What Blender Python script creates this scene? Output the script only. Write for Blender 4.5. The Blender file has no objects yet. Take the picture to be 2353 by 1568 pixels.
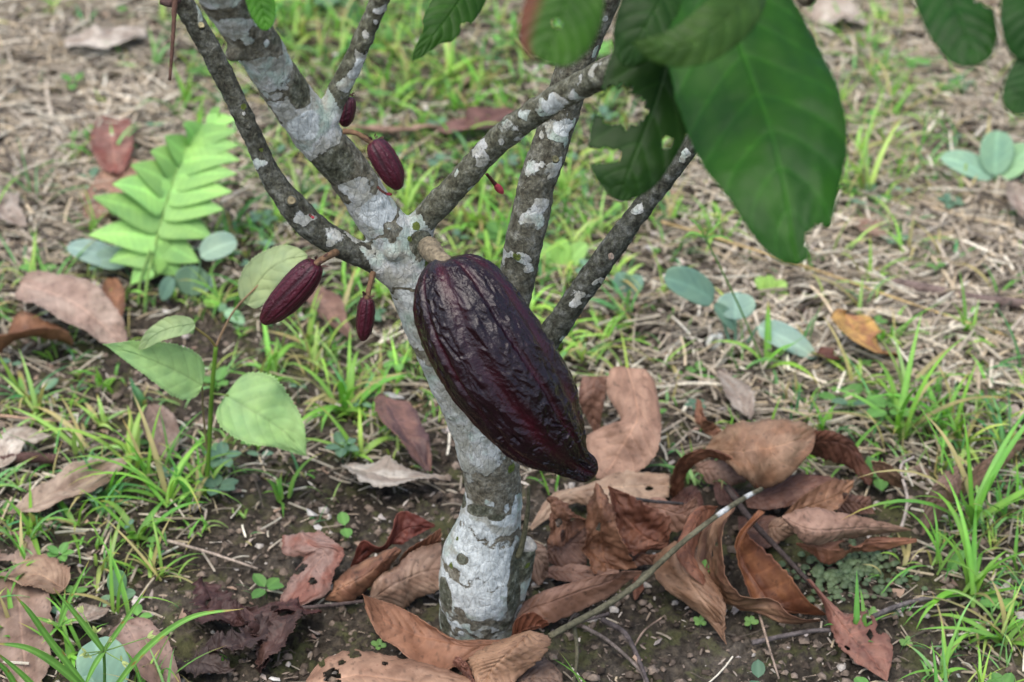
import bpy, math, random
import numpy as np
from mathutils import Vector

# ------------------------------------------------------------------ camera, sky, sun, exposure
SC = bpy.context.scene
PITCH = math.radians(32.0)
CAM = np.array([0.0, -1.44, 1.16])
cam_d = bpy.data.cameras.new("camera")
cam = bpy.data.objects.new("camera", cam_d)
SC.collection.objects.link(cam)
cam.location = CAM
cam.rotation_euler = (math.pi / 2 - PITCH, 0, 0)
cam_d.sensor_width = 36.0
cam_d.lens = 18.0 / math.tan(math.radians(12.0))
cam_d.clip_start = 0.02
cam_d.clip_end = 500.0
cam_d.dof.use_dof = True
cam_d.dof.focus_distance = 1.68
cam_d.dof.aperture_fstop = 6.8
cam_d.dof.aperture_blades = 7
SC.camera = cam

SUN_EL, SUN_AZ = math.radians(70), math.radians(215)
wd = bpy.data.worlds.new("World")
SC.world = wd
wd.use_nodes = True
wn = wd.node_tree.nodes
sky = wn.new("ShaderNodeTexSky")
sky.sky_type = 'NISHITA'
sky.sun_disc = False
sky.sun_elevation = SUN_EL
sky.sun_rotation = SUN_AZ
sky.air_density = 1.0
sky.dust_density = 3.5
sky.ozone_density = 1.0
wn["Background"].inputs[1].default_value = 0.135
wd.node_tree.links.new(sky.outputs[0], wn["Background"].inputs[0])
sun_d = bpy.data.lights.new("sun", 'SUN')
sun_d.energy = 1.4
sun_d.angle = math.radians(60)
sun_d.color = (1.0, 0.975, 0.93)
sun = bpy.data.objects.new("sun", sun_d)
SC.collection.objects.link(sun)
sd = Vector((math.cos(SUN_EL) * math.sin(SUN_AZ), math.cos(SUN_EL) * math.cos(SUN_AZ), math.sin(SUN_EL)))
sun.rotation_euler = sd.to_track_quat('Z', 'Y').to_euler()
SC.view_settings.view_transform = 'Standard'
SC.view_settings.look = 'None'
SC.view_settings.exposure = 0.85
SC.view_settings.gamma = 1.0
SC.render.engine = 'CYCLES'
SC.cycles.use_denoising = True
SC.cycles.max_bounces = 6
SC.cycles.transparent_max_bounces = 4

# ------------------------------------------------------------------ from a place in the picture to a place in the world
F = 1176.5 / math.tan(math.radians(12.0))
FW = np.array([0, math.cos(PITCH), -math.sin(PITCH)])
UP = np.array([0, math.sin(PITCH), math.cos(PITCH)])
RT = np.array([1.0, 0, 0])

def P(px, py, d):
    return CAM + FW * d + RT * ((px - 1176.5) / F * d) + UP * ((784 - py) / F * d)

def G(px, py, z=0.0):
    r = FW + RT * ((px - 1176.5) / F) + UP * ((784 - py) / F)
    t = (z - CAM[2]) / r[2]
    return CAM + r * t

def W(px, py, Y):
    r = FW + RT * ((px - 1176.5) / F) + UP * ((784 - py) / F)
    t = (Y - CAM[1]) / r[1]
    return CAM + r * t

def proj(p):
    p = np.asarray(p)
    q = p - CAM
    d = q @ FW
    return 1176.5 + F * (q @ RT) / d, 784 - F * (q @ UP) / d, d

# ------------------------------------------------------------------ noise
_rs = np.random.RandomState(7)
_perm = np.concatenate([_rs.permutation(256)] * 3)
_grad = _rs.normal(size=(256, 3))
_grad /= np.linalg.norm(_grad, axis=1)[:, None]

def perlin(p):
    p = np.asarray(p, float)
    i = np.floor(p).astype(int)
    f = p - i
    u = f * f * f * (f * (f * 6 - 15) + 10)
    i &= 255
    out = 0
    for dx in (0, 1):
        wx = u[:, 0] if dx else 1 - u[:, 0]
        for dy in (0, 1):
            wy = u[:, 1] if dy else 1 - u[:, 1]
            for dz in (0, 1):
                wz = u[:, 2] if dz else 1 - u[:, 2]
                h = _perm[_perm[_perm[(i[:, 0] + dx) & 255] + ((i[:, 1] + dy) & 255)] + ((i[:, 2] + dz) & 255)] & 255
                g = _grad[h]
                out = out + wx * wy * wz * (g[:, 0] * (f[:, 0] - dx) + g[:, 1] * (f[:, 1] - dy) + g[:, 2] * (f[:, 2] - dz))
    return out * 1.5

def fbm(p, n=4, gain=0.5):
    p = np.asarray(p, float)
    a, s, out = 1.0, 1.0, 0
    for k in range(n):
        out = out + a * perlin(p * s + 17.3 * k)
        a *= gain
        s *= 2.03
    return out

def gz(x, y):
    x = np.atleast_1d(np.asarray(x, float)); y = np.atleast_1d(np.asarray(y, float))
    q = np.stack([x, y, np.zeros_like(x)], 1)
    z = 0.012 * perlin(q * 4.0 + 3.1) + 0.005 * perlin(q * 13.0)
    near = np.exp(-((x + 0.02) ** 2 + (y - 0.0) ** 2) / 0.02)
    return z * (1 - near)

def gtop(x, y):
    q = np.stack([x, y, 0 * x], 1)
    return gz(x, y) + 0.0085 * np.abs(fbm(q * 50, 3, 0.6)) + 0.0030 * fbm(q * 190 + 5, 2)

def g1(x, y):
    return float(gz(x, y)[0]) + .003

# ------------------------------------------------------------------ object helpers
def link(o, parent=None):
    SC.collection.objects.link(o)
    if parent is not None:
        o.parent = parent
    return o

def mk(name, V, Q, mat, parent=None, col=None, smooth=True, T=None, thick=0.0, attrs=None, uv=None):
    V = np.asarray(V, np.float32)
    me = bpy.data.meshes.new(name)
    faces = []
    nq = 0 if Q is None else len(Q)
    nt = 0 if T is None else len(T)
    me.vertices.add(len(V))
    me.vertices.foreach_set("co", V.ravel())
    loops = []
    if nq: loops.append(np.asarray(Q, np.int32).ravel())
    if nt: loops.append(np.asarray(T, np.int32).ravel())
    loops = np.concatenate(loops)
    me.loops.add(len(loops))
    me.loops.foreach_set("vertex_index", loops)
    me.polygons.add(nq + nt)
    st = np.concatenate([np.arange(nq) * 4, nq * 4 + np.arange(nt) * 3]).astype(np.int32)
    me.polygons.foreach_set("loop_start", st)
    me.update(calc_edges=True)
    me.validate()
    me.polygons.foreach_set("use_smooth", np.full(len(me.polygons), smooth, bool))
    if col is not None:
        col = np.asarray(col, np.float32)
        if col.ndim == 1:
            col = np.tile(col, (len(V), 1))
        c4 = np.ones((len(V), 4), np.float32)
        c4[:, :3] = np.clip(col, 0.001, 1)
        a = me.color_attributes.new("Col", 'FLOAT_COLOR', 'POINT')
        a.data.foreach_set("color", c4.ravel())
    for k, v in (attrs or {}).items():
        a = me.attributes.new(k, 'FLOAT', 'POINT')
        a.data.foreach_set("value", np.asarray(v, np.float32))
    me.materials.append(mat)
    o = bpy.data.objects.new(name, me)
    link(o, parent)
    if thick:
        m = o.modifiers.new("thickness", 'SOLIDIFY')
        m.thickness = thick
        m.offset = 0
    return o

def tag(o, label=None, cat=None, group=None, kind=None):
    if label: o['label'] = label
    if cat: o['category'] = cat
    if group: o['group'] = group
    if kind: o['kind'] = kind
    return o

def empty(name, loc=(0, 0, 0)):
    o = bpy.data.objects.new(name, None)
    o.empty_display_size = 0.02
    link(o)
    o.location = loc
    return o

class Bag:
    """collects pieces of one mesh"""
    def __init__(s): s.V, s.Q, s.T, s.C, s.n = [], [], [], [], 0
    def add(s, V, Q=None, T=None, C=None):
        V = np.asarray(V, float)
        s.V.append(V)
        if Q is not None and len(Q): s.Q.append(np.asarray(Q) + s.n)
        if T is not None and len(T): s.T.append(np.asarray(T) + s.n)
        if C is not None:
            C = np.asarray(C, float)
            s.C.append(np.tile(C, (len(V), 1)) if C.ndim == 1 else C)
        s.n += len(V)
    def build(s, name, mat, parent=None, smooth=True, thick=0.0):
        return mk(name, np.concatenate(s.V), np.concatenate(s.Q) if s.Q else None, mat, parent,
                  np.concatenate(s.C) if s.C else None, smooth, np.concatenate(s.T) if s.T else None, thick)

def unit(v):
    v = np.asarray(v, float)
    return v / (np.linalg.norm(v, axis=-1, keepdims=True) + 1e-12)

def spline(pts, n):
    """Catmull-Rom through rows of any width"""
    p = np.asarray(pts, float)
    if len(p) == 2:
        t = np.linspace(0, 1, n)[:, None]
        return p[0] * (1 - t) + p[1] * t
    q = np.vstack([2 * p[0] - p[1], p, 2 * p[-1] - p[-2]])
    t = np.linspace(0, len(p) - 1 - 1e-9, n)
    i = t.astype(int); f = (t - i)[:, None]
    a, b, c, d = q[i], q[i + 1], q[i + 2], q[i + 3]
    return 0.5 * (2 * b + (c - a) * f + (2 * a - 5 * b + 4 * c - d) * f * f + (3 * b - a - 3 * c + d) * f ** 3)

def grid_q(nv, nu, closed=False):
    m = nu if closed else nu - 1
    j, i = np.meshgrid(np.arange(nv - 1), np.arange(m), indexing='ij')
    a = j * nu + i; b = j * nu + (i + 1) % nu
    return np.stack([a, b, b + nu, a + nu], -1).reshape(-1, 4)

def tube(pts, n=24, sides=12, caps=True, bump=0.0, seed=0):
    """pts rows x,y,z,r"""
    s = spline(pts, n)
    C, R = s[:, :3], np.maximum(s[:, 3], 1e-5)
    T = unit(np.gradient(C, axis=0))
    ref = np.array([0, -0.8, 0.6]) if abs(T[0] @ np.array([0, -0.8, 0.6])) < 0.9 else np.array([1.0, 0, 0])
    S = unit(np.cross(T, ref)); N = np.cross(S, T)
    a = np.linspace(0, 2 * math.pi, sides, endpoint=False)
    V = C[:, None] + R[:, None, None] * (np.cos(a)[None, :, None] * S[:, None] + np.sin(a)[None, :, None] * N[:, None])
    V = V.reshape(-1, 3)
    if bump:
        c2 = np.repeat(C, sides, 0)
        k = fbm(V / bump * 0.35 + seed, 3)
        V = V + unit(V - c2) * (k * bump)[:, None]
    Q = grid_q(n, sides, True)
    T3 = []
    if caps:
        V = np.vstack([V, C[0], C[-1]])
        b0, b1 = n * sides, n * sides + 1
        for i in range(sides):
            T3.append((i, b0, (i + 1) % sides))
            T3.append(((n - 1) * sides + i, (n - 1) * sides + (i + 1) % sides, b1))
    return V, Q, T3

# ------------------------------------------------------------------ materials
class NT:
    def __init__(s, name):
        s.m = bpy.data.materials.new(name); s.m.use_nodes = True
        s.t = s.m.node_tree; s.n = s.t.nodes; s.l = s.t.links
        s.b = s.n["Principled BSDF"]; s.out = s.n["Material Output"]
    def node(s, typ, ins=None, **kw):
        n = s.n.new(typ)
        for k, v in kw.items(): setattr(n, k, v)
        for k, v in (ins or {}).items():
            if hasattr(v, 'node'): s.l.new(v, n.inputs[k])
            else: n.inputs[k].default_value = v
        return n
    def noise(s, scale, detail=4, rough=0.55, vec=None, dist=0.0):
        return s.node("ShaderNodeTexNoise", {"Scale": scale, "Detail": detail, "Roughness": rough, "Distortion": dist,
                                              "Vector": vec or s.pos()}).outputs["Fac"]
    def pos(s):
        if not hasattr(s, '_p'):
            s._p = s.node("ShaderNodeTexCoord").outputs["Object"]
        return s._p
    def mth(s, op, a, b=0.0, c=None, clamp=False):
        n = s.node("ShaderNodeMath", operation=op, use_clamp=clamp)
        for i, v in enumerate((a, b, c)):
            if v is None: continue
            if hasattr(v, 'node'): s.l.new(v, n.inputs[i])
            else: n.inputs[i].default_value = v
        return n.outputs[0]
    def ramp(s, fac, *stops):
        n = s.node("ShaderNodeValToRGB", {"Fac": fac})
        e = n.color_ramp.elements
        while len(e) < len(stops): e.new(0.5)
        for el, (p, c) in zip(e, stops):
            el.position = p
            el.color = (*c, 1) if len(c) == 3 else c
        return n.outputs[0]
    def mix(s, f, a, b, mode='MIX'):
        n = s.node("ShaderNodeMix", data_type='RGBA', blend_type=mode)
        for k, v in ((0, f), (6, a), (7, b)):
            if hasattr(v, 'node'): s.l.new(v, n.inputs[k])
            else: n.inputs[k].default_value = v if k == 0 else (*v, 1)
        return n.outputs[2]
    def att(s, name, fac=False):
        n = s.node("ShaderNodeAttribute", attribute_name=name)
        return n.outputs["Fac" if fac else "Color"]
    def bump(s, h, strength=0.5, dist=0.001):
        n = s.node("ShaderNodeBump", {"Height": h, "Strength": strength, "Distance": dist})
        s.l.new(n.outputs[0], s.b.inputs["Normal"])
        return n
    def set(s, **kw):
        for k, v in kw.items():
            k = k.replace('_', ' ')
            if hasattr(v, 'node'): s.l.new(v, s.b.inputs[k])
            else: s.b.inputs[k].default_value = v
        return s
    def translucent(s, col, amt):
        tr = s.node("ShaderNodeBsdfTranslucent", {"Color": col})
        mx = s.node("ShaderNodeMixShader", {0: amt, 1: s.b.outputs[0], 2: tr.outputs[0]})
        s.l.new(mx.outputs[0], s.out.inputs[0])

def make_soil():
    m = NT("soil")
    n1 = m.noise(9, 5); n2 = m.noise(160, 6, 0.65); n3 = m.noise(28, 5, 0.6)
    c = m.ramp(n1, (0.3, (0.032, 0.026, 0.020)), (0.5, (0.060, 0.050, 0.038)), (0.72, (0.115, 0.098, 0.078)))
    c2 = m.ramp(n2, (0.32, (0.28, 0.27, 0.26)), (0.52, (1.0, 1.0, 1.0)), (0.74, (2.3, 2.2, 2.0)))
    c = m.mix(0.85, c, c2, 'MULTIPLY')
    moss = m.ramp(m.mth('ADD', n3, m.mth('MULTIPLY', n2, 0.3)), (0.66, (0, 0, 0)), (0.76, (1, 1, 1)))
    c = m.mix(m.mth('MULTIPLY', moss, 0.6), c, (0.09, 0.10, 0.035))
    m.set(Base_Color=c, Roughness=0.95)
    m.b.inputs["Specular IOR Level"].default_value = 0.15
    m.bump(m.mth('ADD', n2, m.mth('MULTIPLY', m.noise(420, 4, 0.7), 0.5)), 0.9, 0.0035)
    return m.m

def make_vc(name, rough=0.7, trans=0.0, nscale=250, namt=0.35, bump=0.3, spec=0.3, bdist=0.0006):
    m = NT(name)
    c = m.att("Col")
    n = m.noise(nscale, 5, 0.6)
    k = m.ramp(n, (0.25, (1 - namt,) * 3), (0.75, (1 + namt,) * 3))
    c = m.mix(1.0, c, k, 'MULTIPLY')
    m.set(Base_Color=c, Roughness=rough)
    m.b.inputs["Specular IOR Level"].default_value = spec
    if bump: m.bump(n, bump, bdist)
    if trans: m.translucent(c, trans)
    return m.m

def make_dry_leaf():
    m = NT("dry_leaf")
    c = m.att("Col")
    n = m.noise(60, 6, 0.6); f = m.noise(700, 4, 0.65)
    k = m.ramp(n, (0.28, (0.52, 0.50, 0.49)), (0.5, (0.88, 0.90, 0.90)), (0.74, (1.18, 1.24, 1.28)))
    c = m.mix(1.0, c, k, 'MULTIPLY')
    c = m.mix(1.0, c, (0.98, 0.96, 0.91), 'MULTIPLY')
    spots = m.ramp(m.noise(240, 3, 0.5), (0.66, (1, 1, 1)), (0.72, (0.6, 0.5, 0.45)))
    c = m.mix(0.7, c, spots, 'MULTIPLY')
    m.set(Base_Color=c, Roughness=m.mth('ADD', m.mth('MULTIPLY', f, 0.25), 0.42))
    m.b.inputs["Specular IOR Level"].default_value = 0.38
    m.bump(m.mth('ADD', n, m.mth('MULTIPLY', f, 0.35)), 0.6, 0.0012)
    m.translucent(c, 0.10)
    return m.m

def make_bark():
    m = NT("lichen_bark")
    P0 = m.pos()
    lich, tone, moss = m.att("lichen", True), m.att("tone", True), m.att("moss", True)
    warp = m.noise(60, 5, 0.62); fine = m.noise(420, 6, 0.7); mid = m.noise(150, 5, 0.6)
    vor = m.node("ShaderNodeTexVoronoi", {"Vector": P0, "Scale": 300.0}, feature='DISTANCE_TO_EDGE').outputs["Distance"]
    st = m.node("ShaderNodeMapping", {"Vector": P0, "Scale": (1, 1, 0.35)}).outputs[0]
    crack = m.node("ShaderNodeTexVoronoi", {"Vector": st, "Scale": 210.0, "Randomness": 1.0}, feature='DISTANCE_TO_EDGE').outputs["Distance"]
    dark = m.ramp(mid, (0.30, (0.040, 0.037, 0.025)), (0.46, (0.085, 0.088, 0.058)), (0.58, (0.15, 0.155, 0.115)), (0.70, (0.27, 0.28, 0.225)))
    light = m.ramp(mid, (0.28, (0.13, 0.11, 0.075)), (0.5, (0.24, 0.21, 0.16)), (0.75, (0.36, 0.34, 0.28)))
    bark = m.mix(tone, dark, light)
    fl = m.ramp(fine, (0.33, (0.4, 0.4, 0.4)), (0.5, (1.0, 1.0, 1.0)), (0.70, (1.8, 1.8, 1.7)))
    bark = m.mix(0.9, bark, fl, 'MULTIPLY')
    bark = m.mix(m.att('cool', True), bark, m.mix(1.0, bark, (0.50, 0.50, 0.66), 'MULTIPLY'))
    # lichen crusts: ragged edge from several noises
    e = m.mth('ADD', lich, m.mth('ADD', m.mth('MULTIPLY', m.mth('SUBTRACT', warp, 0.5), 1.3),
                                 m.mth('MULTIPLY', m.mth('SUBTRACT', fine, 0.5), 0.85)))
    mask = m.ramp(e, (0.04, (0, 0, 0)), (0.09, (.45, .45, .45)), (0.20, (1, 1, 1)))
    rim = m.ramp(e, (0.12, (1, 1, 1)), (0.24, (0, 0, 0)))
    kind = m.ramp(m.noise(30, 5, 0.6), (0.40, (0.40, 0.49, 0.41)), (0.47, (0.50, 0.56, 0.50)), (0.53, (0.60, 0.61, 0.58)), (0.6, (0.46, 0.46, 0.40)))
    lc = m.mix(m.ramp(m.noise(95, 4), (0.45, (0, 0, 0)), (0.62, (1, 1, 1))), kind, (0.36, 0.36, 0.30))
    chm = m.ramp(m.mth('ADD', m.att('chalk', True), m.mth('MULTIPLY', m.mth('SUBTRACT', warp, 0.5), 1.0)), (0.30, (0,) * 3), (0.42, (1,) * 3))
    lc = m.mix(chm, lc, m.ramp(mid, (0.34, (0.44, 0.47, 0.45)), (0.58, (0.70, 0.74, 0.71))))
    lc = m.mix(m.mth('MULTIPLY', rim, 0.35), lc, (0.62, 0.66, 0.62))
    lc = m.mix(0.75, lc, m.ramp(fine, (0.32, (0.55, 0.55, 0.53)), (0.5, (1, 1, 1)), (0.72, (1.25, 1.25, 1.25))), 'MULTIPLY')
    lc = m.mix(m.ramp(crack, (0.0, (0.40,) * 3), (0.035, (0, 0, 0))), lc, (0.17, 0.165, 0.13))
    c = m.mix(mask, bark, lc)
    em = m.mth('ADD', moss, m.mth('ADD', m.mth('MULTIPLY', m.mth('SUBTRACT', warp, 0.5), 1.2),
                                  m.mth('MULTIPLY', m.mth('SUBTRACT', fine, 0.5), 1.2)))
    mm = m.ramp(em, (0.15, (0, 0, 0)), (0.24, (1, 1, 1)))
    c = m.mix(mm, c, m.ramp(fine, (0.3, (0.05, 0.075, 0.012)), (0.7, (0.17, 0.21, 0.05))))
    m.set(Base_Color=c, Roughness=0.88)
    m.b.inputs["Specular IOR Level"].default_value = 0.2
    h = m.mth('ADD', m.mth('MULTIPLY', fine, 0.8), m.mth('ADD', m.mth('MULTIPLY', mask, 0.55), m.mth('MULTIPLY', mid, 1.0)))
    h = m.mth('ADD', h, m.mth('MULTIPLY', m.ramp(crack, (0, (0,) * 3), (0.08, (1,) * 3)), 0.3))
    m.bump(h, 0.9, 0.0011)
    return m.m

def make_pod(name, deep, lite, furrow, r0, scale):
    m = NT(name)
    fu = m.att("furrow", True)
    n = m.noise(35, 5, 0.6); f = m.noise(scale, 4, 0.6)
    c = m.mix(m.ramp(n, (0.35, (0,) * 3), (0.7, (1,) * 3)), deep, lite)
    c = m.mix(m.mth('MULTIPLY', fu, m.ramp(m.noise(24, 3), (0.35, (0.15,) * 3), (0.62, (1,) * 3))), c, furrow)
    sp = m.ramp(m.noise(900, 2, 0.5), (0.70, (0,) * 3), (0.74, (1,) * 3))
    c = m.mix(m.mth('MULTIPLY', sp, 0.16), c, (0.30, 0.22, 0.18))
    # waxy bloom and scuffs
    c = m.mix(m.mth('MULTIPLY', m.ramp(m.noise(55, 5, 0.7), (0.55, (0,) * 3), (0.8, (1,) * 3)), 0.07), c, (0.13, 0.085, 0.10))
    m.set(Base_Color=c, Roughness=m.mth('ADD', r0, m.mth('MULTIPLY', n, 0.12)))
    m.b.inputs["Specular IOR Level"].default_value = 0.5
    h = m.mth('ADD', f, m.mth('MULTIPLY', m.noise(scale * 3.2, 3, 0.5), 0.28))
    m.bump(h, 0.5, 0.0016)
    return m.m

def make_green(name, rough=0.4, trans=0.25, spec=0.4):
    m = NT(name)
    c = m.att("Col")
    n = m.noise(45, 4, 0.55); f = m.noise(500, 3)
    c = m.mix(1.0, c, m.ramp(n, (0.3, (0.8, 0.86, 0.9)), (0.7, (1.2, 1.14, 1.05))), 'MULTIPLY')
    m.set(Base_Color=c, Roughness=rough)
    m.b.inputs["Specular IOR Level"].default_value = spec
    m.bump(m.mth('ADD', n, m.mth('MULTIPLY', f, 0.2)), 0.3, 0.001)
    m.translucent(m.mix(1.0, c, (1.25, 1.35, 0.7), 'MULTIPLY'), trans)
    return m.m

MSOIL = make_soil()
MLEAF = make_dry_leaf()
MBARK = make_bark()
MPOD = make_pod("ripe_pod_husk", (0.0062, 0.0014, 0.0034), (0.0125, 0.0022, 0.0058), (0.042, 0.0020, 0.0080), 0.19, 300)
MYOUNG = make_pod("young_pod_husk", (0.050, 0.0035, 0.011), (0.088, 0.0065, 0.020), (0.025, 0.002, 0.006), 0.34, 600)
MSTRAW = make_vc("straw", 0.75, 0.05, 200, 0.3, 0.4)
MGRASS = make_green("grass_blade", 0.42, 0.30, 0.35)
MCACAO = make_green("cacao_leaf", 0.42, 0.05, 0.13)
MWEED = make_green("weed_leaf", 0.5, 0.25, 0.3)
MTWIG = make_vc("twig", 0.85, 0, 350, 0.5, 0.8, 0.2, 0.0012)
MCRUMB = make_vc("soil_crumb", 0.95, 0, 300, 0.5, 0.8, 0.1, 0.0015)
MSTALK = make_vc("pod_stalk", 0.75, 0, 500, 0.35, 0.7, 0.25, 0.001)

# ------------------------------------------------------------------ ground
def axis(lo, hi, step, far):
    a = list(np.arange(lo, hi, step))
    d, x = step, hi
    right = []
    while x < far:
        right.append(x); d *= 1.25; x += d
    right.append(far)
    d, x = step, lo - step
    left = []
    while x > -far:
        left.append(x); d *= 1.25; x -= d
    left.append(-far)
    return np.array(left[::-1] + a + right)

def build_ground():
    xs = axis(-0.85, 0.85, 0.0026, 120); ys = axis(-0.22, 1.35, 0.0030, 120)
    X, Y = np.meshgrid(xs, ys)
    x, y = X.ravel(), Y.ravel()
    q = np.stack([x, y, 0 * x], 1)
    z = gz(x, y)
    ins = (np.abs(x) < 1.2) & (y > -0.6) & (y < 1.8)
    z[ins] = gtop(x[ins], y[ins])
    mk("ground", np.stack([x, y, z], 1), grid_q(len(ys), len(xs)), MSOIL)
    tag(bpy.data.objects["ground"], "dark crumbly garden soil around the trunk", None, None, 'structure')
build_ground()

# density tables over the picture, rows from far to near
D_GRASS = np.array([[1,1,6,7,8,7,6,4,3,4,5,3],[1,1,3,6,9,9,7,5,3,4,7,4],[2,1,4,5,7,8,8,5,3,3,6,3],[3,2,4,4,4,4,6,4,2,2,3,1],
                    [3,3,2,5,6,5,5,3,1,2,3,3],[3,5,5,3,2,1,1,1,2,4,6,6],[5,5,3,1,0,0,0,0,0,.6,3,6],[2,2,.8,.3,.2,0,0,.1,.2,.6,2,6]], float) / 9
D_STRAW = np.array([[8,7,5,3,3,4,5,6,6,7,8,7],[9,9,7,4,3,3,4,5,6,7,7,7],[8,8,6,4,3,3,3,4,7,8,8,8],[5,3,2,3,3,3,3,5,7,8,9,9],
                    [3,2,2,3,4,4,4,6,7,7,8,8],[4,3,3,3,2,2,2,2,3,4,4,4],[3,3,2,1.2,1,1,1,1,1,1,2,4],[3,2,1.2,1,.8,.8,1,1,1,1,2,3]], float) / 9

def dens(tab, x, y, z=0.0):
    px, py, d = proj(np.stack([x, y, np.full_like(x, z)], 1))
    gx = np.clip(px / 2353 * 12 - 0.5, 0, 10.999); gy = np.clip(py / 1568 * 8 - 0.5, 0, 6.999)
    i, j = gx.astype(int), gy.astype(int)
    fx, fy = gx - i, gy - j
    return (tab[j, i] * (1 - fx) + tab[j, i + 1] * fx) * (1 - fy) + (tab[j + 1, i] * (1 - fx) + tab[j + 1, i + 1] * fx) * fy

def scatter(n, tab, seed, x0=-0.95, x1=0.95, y0=-0.25, y1=1.55, power=1.0, clear=False):
    r = np.random.RandomState(seed)
    x = r.uniform(x0, x1, n * 4); y = r.uniform(y0, y1, n * 4)
    k = r.uniform(0, 1, n * 4) < (dens(tab, x, y) ** power if tab is not None else 1)
    x, y = x[k][:n], y[k][:n]
    ok = (x + 0.02) ** 2 + y ** 2 > 0.042 ** 2
    if clear:
        c = G(1600, 1240); c2 = G(980, 1400)
        ok &= ((x - c[0]) / .125) ** 2 + ((y - c[1]) / .085) ** 2 > r.uniform(.75, 1.25, len(x))
        ok &= (((x - c2[0]) / .10) ** 2 + ((y - c2[1]) / .07) ** 2 > 1) | (r.uniform(0, 1, len(x)) < .75)
    return x[ok], y[ok], r

# dry straw
def build_straw():
    bag = Bag()
    x, y, r = scatter(44000, D_STRAW, 11, power=1.7, clear=True)
    zz = gtop(x, y) - .002
    dn = dens(D_STRAW, x, y)
    pal = np.array([[.50,.43,.345],[.43,.375,.31],[.62,.56,.47],[.30,.26,.215],[.54,.45,.33],[.12,.10,.085],[.76,.72,.63],[.47,.42,.36]])
    cl = perlin(np.stack([x, y, 0 * x], 1) * 6) * 2.2
    for i in range(len(x)):
        L = r.uniform(0.008, 0.022 + 0.040 * dn[i]) * (1 if r.rand() < .85 else 1.6)
        w = r.uniform(0.0004, 0.0009 + .0009 * dn[i])
        if r.rand() < .02 * dn[i]: L *= 2.6; w *= 1.5
        a = cl[i] + r.normal(0, 0.9)
        d = np.array([math.cos(a), math.sin(a), r.normal(0, 0.10)])
        s = np.array([-math.sin(a), math.cos(a), 0])
        t = np.linspace(-.5, .5, 4)[:, None]
        lift = r.uniform(0.001, 0.003 + 0.013 * dn[i])
        c = np.array([x[i], y[i], zz[i] + 0.003 + lift]) + d * L * t + s * (r.normal(0, 0.028) * L * (4 * t * t - 1)) + np.array([0, 0, 1]) * (-(4 * t * t)) * r.uniform(-.001, .003)
        u = np.array([0, 0, 1.0]) * w * .6
        V = np.concatenate([c + s * w, c - s * w * .6 + u, c - s * w * .9 - u])
        n = 4
        Q = []
        for k in range(3):
            k2 = (k + 1) % 3
            for j in range(3):
                Q.append((k * n + j, k2 * n + j, k2 * n + j + 1, k * n + j + 1))
        col = pal[r.randint(len(pal))] * r.uniform(0.7, 1.15) * np.array([1.03, 1.0, .91])
        bag.add(V, Q, None, col)
    o = bag.build("straw_litter", MSTRAW, smooth=False)
    tag(o, "dry tan grass clippings scattered over the soil", None, None, 'stuff')
build_straw()

# chips of old leaves
def build_chips():
    bag = Bag()
    x, y, r = scatter(4600, np.clip(D_STRAW + 0.12, 0, 1), 23, clear=True)
    zz = gtop(x, y) - .003
    pal = np.array([[.55,.48,.42],[.45,.37,.31],[.32,.22,.16],[.62,.58,.53],[.20,.13,.10],[.40,.27,.19],[.50,.44,.40]])
    for i in range(len(x)):
        m = r.randint(5, 8)
        R = r.uniform(0.0015, 0.0075) * (1.0 if r.rand() < .9 else 1.7)
        a = np.sort(r.uniform(0, 2 * math.pi, m))
        rad = R * r.uniform(0.5, 1.1, m)
        el = r.uniform(0.4, 1.0); az = r.uniform(0, 6.28)
        p = np.stack([rad * np.cos(a), rad * np.sin(a) * el, (rad * np.cos(a)) ** 2 / R * r.uniform(-.5, .6)], 1)
        ca, sa = math.cos(az), math.sin(az)
        p = p @ np.array([[ca, sa, 0], [-sa, ca, 0], [0, 0, 1]])
        tl = r.normal(0, .35, 2)
        p[:, 2] += p[:, 0] * tl[0] + p[:, 1] * tl[1]
        c = np.array([x[i], y[i], zz[i] + 0.0045 + abs(r.normal(0, .004))])
        V = np.vstack([p, [[0, 0, 0.0008]]]) + c
        T = [(k, (k + 1) % m, m) for k in range(m)]
        bag.add(V, None, T, pal[r.randint(len(pal))] * r.uniform(.7, 1.1))
    o = bag.build("leaf_crumbs", MSTRAW, smooth=False, thick=0.0004)
    tag(o, "crumbled bits of old leaf lying between the straw", None, None, 'stuff')
build_chips()

# short fibres mixed into the soil everywhere
def build_fibres():
    bag = Bag()
    x, y, r = scatter(20000, np.full((8, 12), .8), 27, y1=1.1, clear=True)
    zz = gtop(x, y)
    pal = np.array([[.42,.35,.28],[.27,.21,.16],[.12,.09,.068],[.54,.48,.40],[.32,.25,.18],[.18,.14,.105],[.07,.052,.04]])
    for i in range(len(x)):
        L = r.uniform(.002, .011); w = r.uniform(.0003, .0011)
        a = r.uniform(0, 6.28)
        d = np.array([math.cos(a), math.sin(a), r.normal(0, .25)]) * L / 2; s_ = np.array([-math.sin(a), math.cos(a), 0]) * w
        c = np.array([x[i], y[i], zz[i] + .0008 + r.uniform(0, .002)])
        V = np.array([c - d - s_ * .6, c - d + s_ * .6, c + [0, 0, r.uniform(-.0006, .0014)] + s_, c + d + s_ * .5, c + d - s_ * .5, c + [0, 0, r.uniform(-.0006, .0010)] - s_])
        bag.add(V, [(0, 1, 2, 5), (5, 2, 3, 4)], None, pal[r.randint(len(pal))] * r.uniform(.7, 1.15))
    o = bag.build("fibre_litter", MSTRAW, smooth=False)
    tag(o, "fine bits of root, bark and dry grass mixed into the soil", None, None, 'stuff')
build_fibres()

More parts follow.
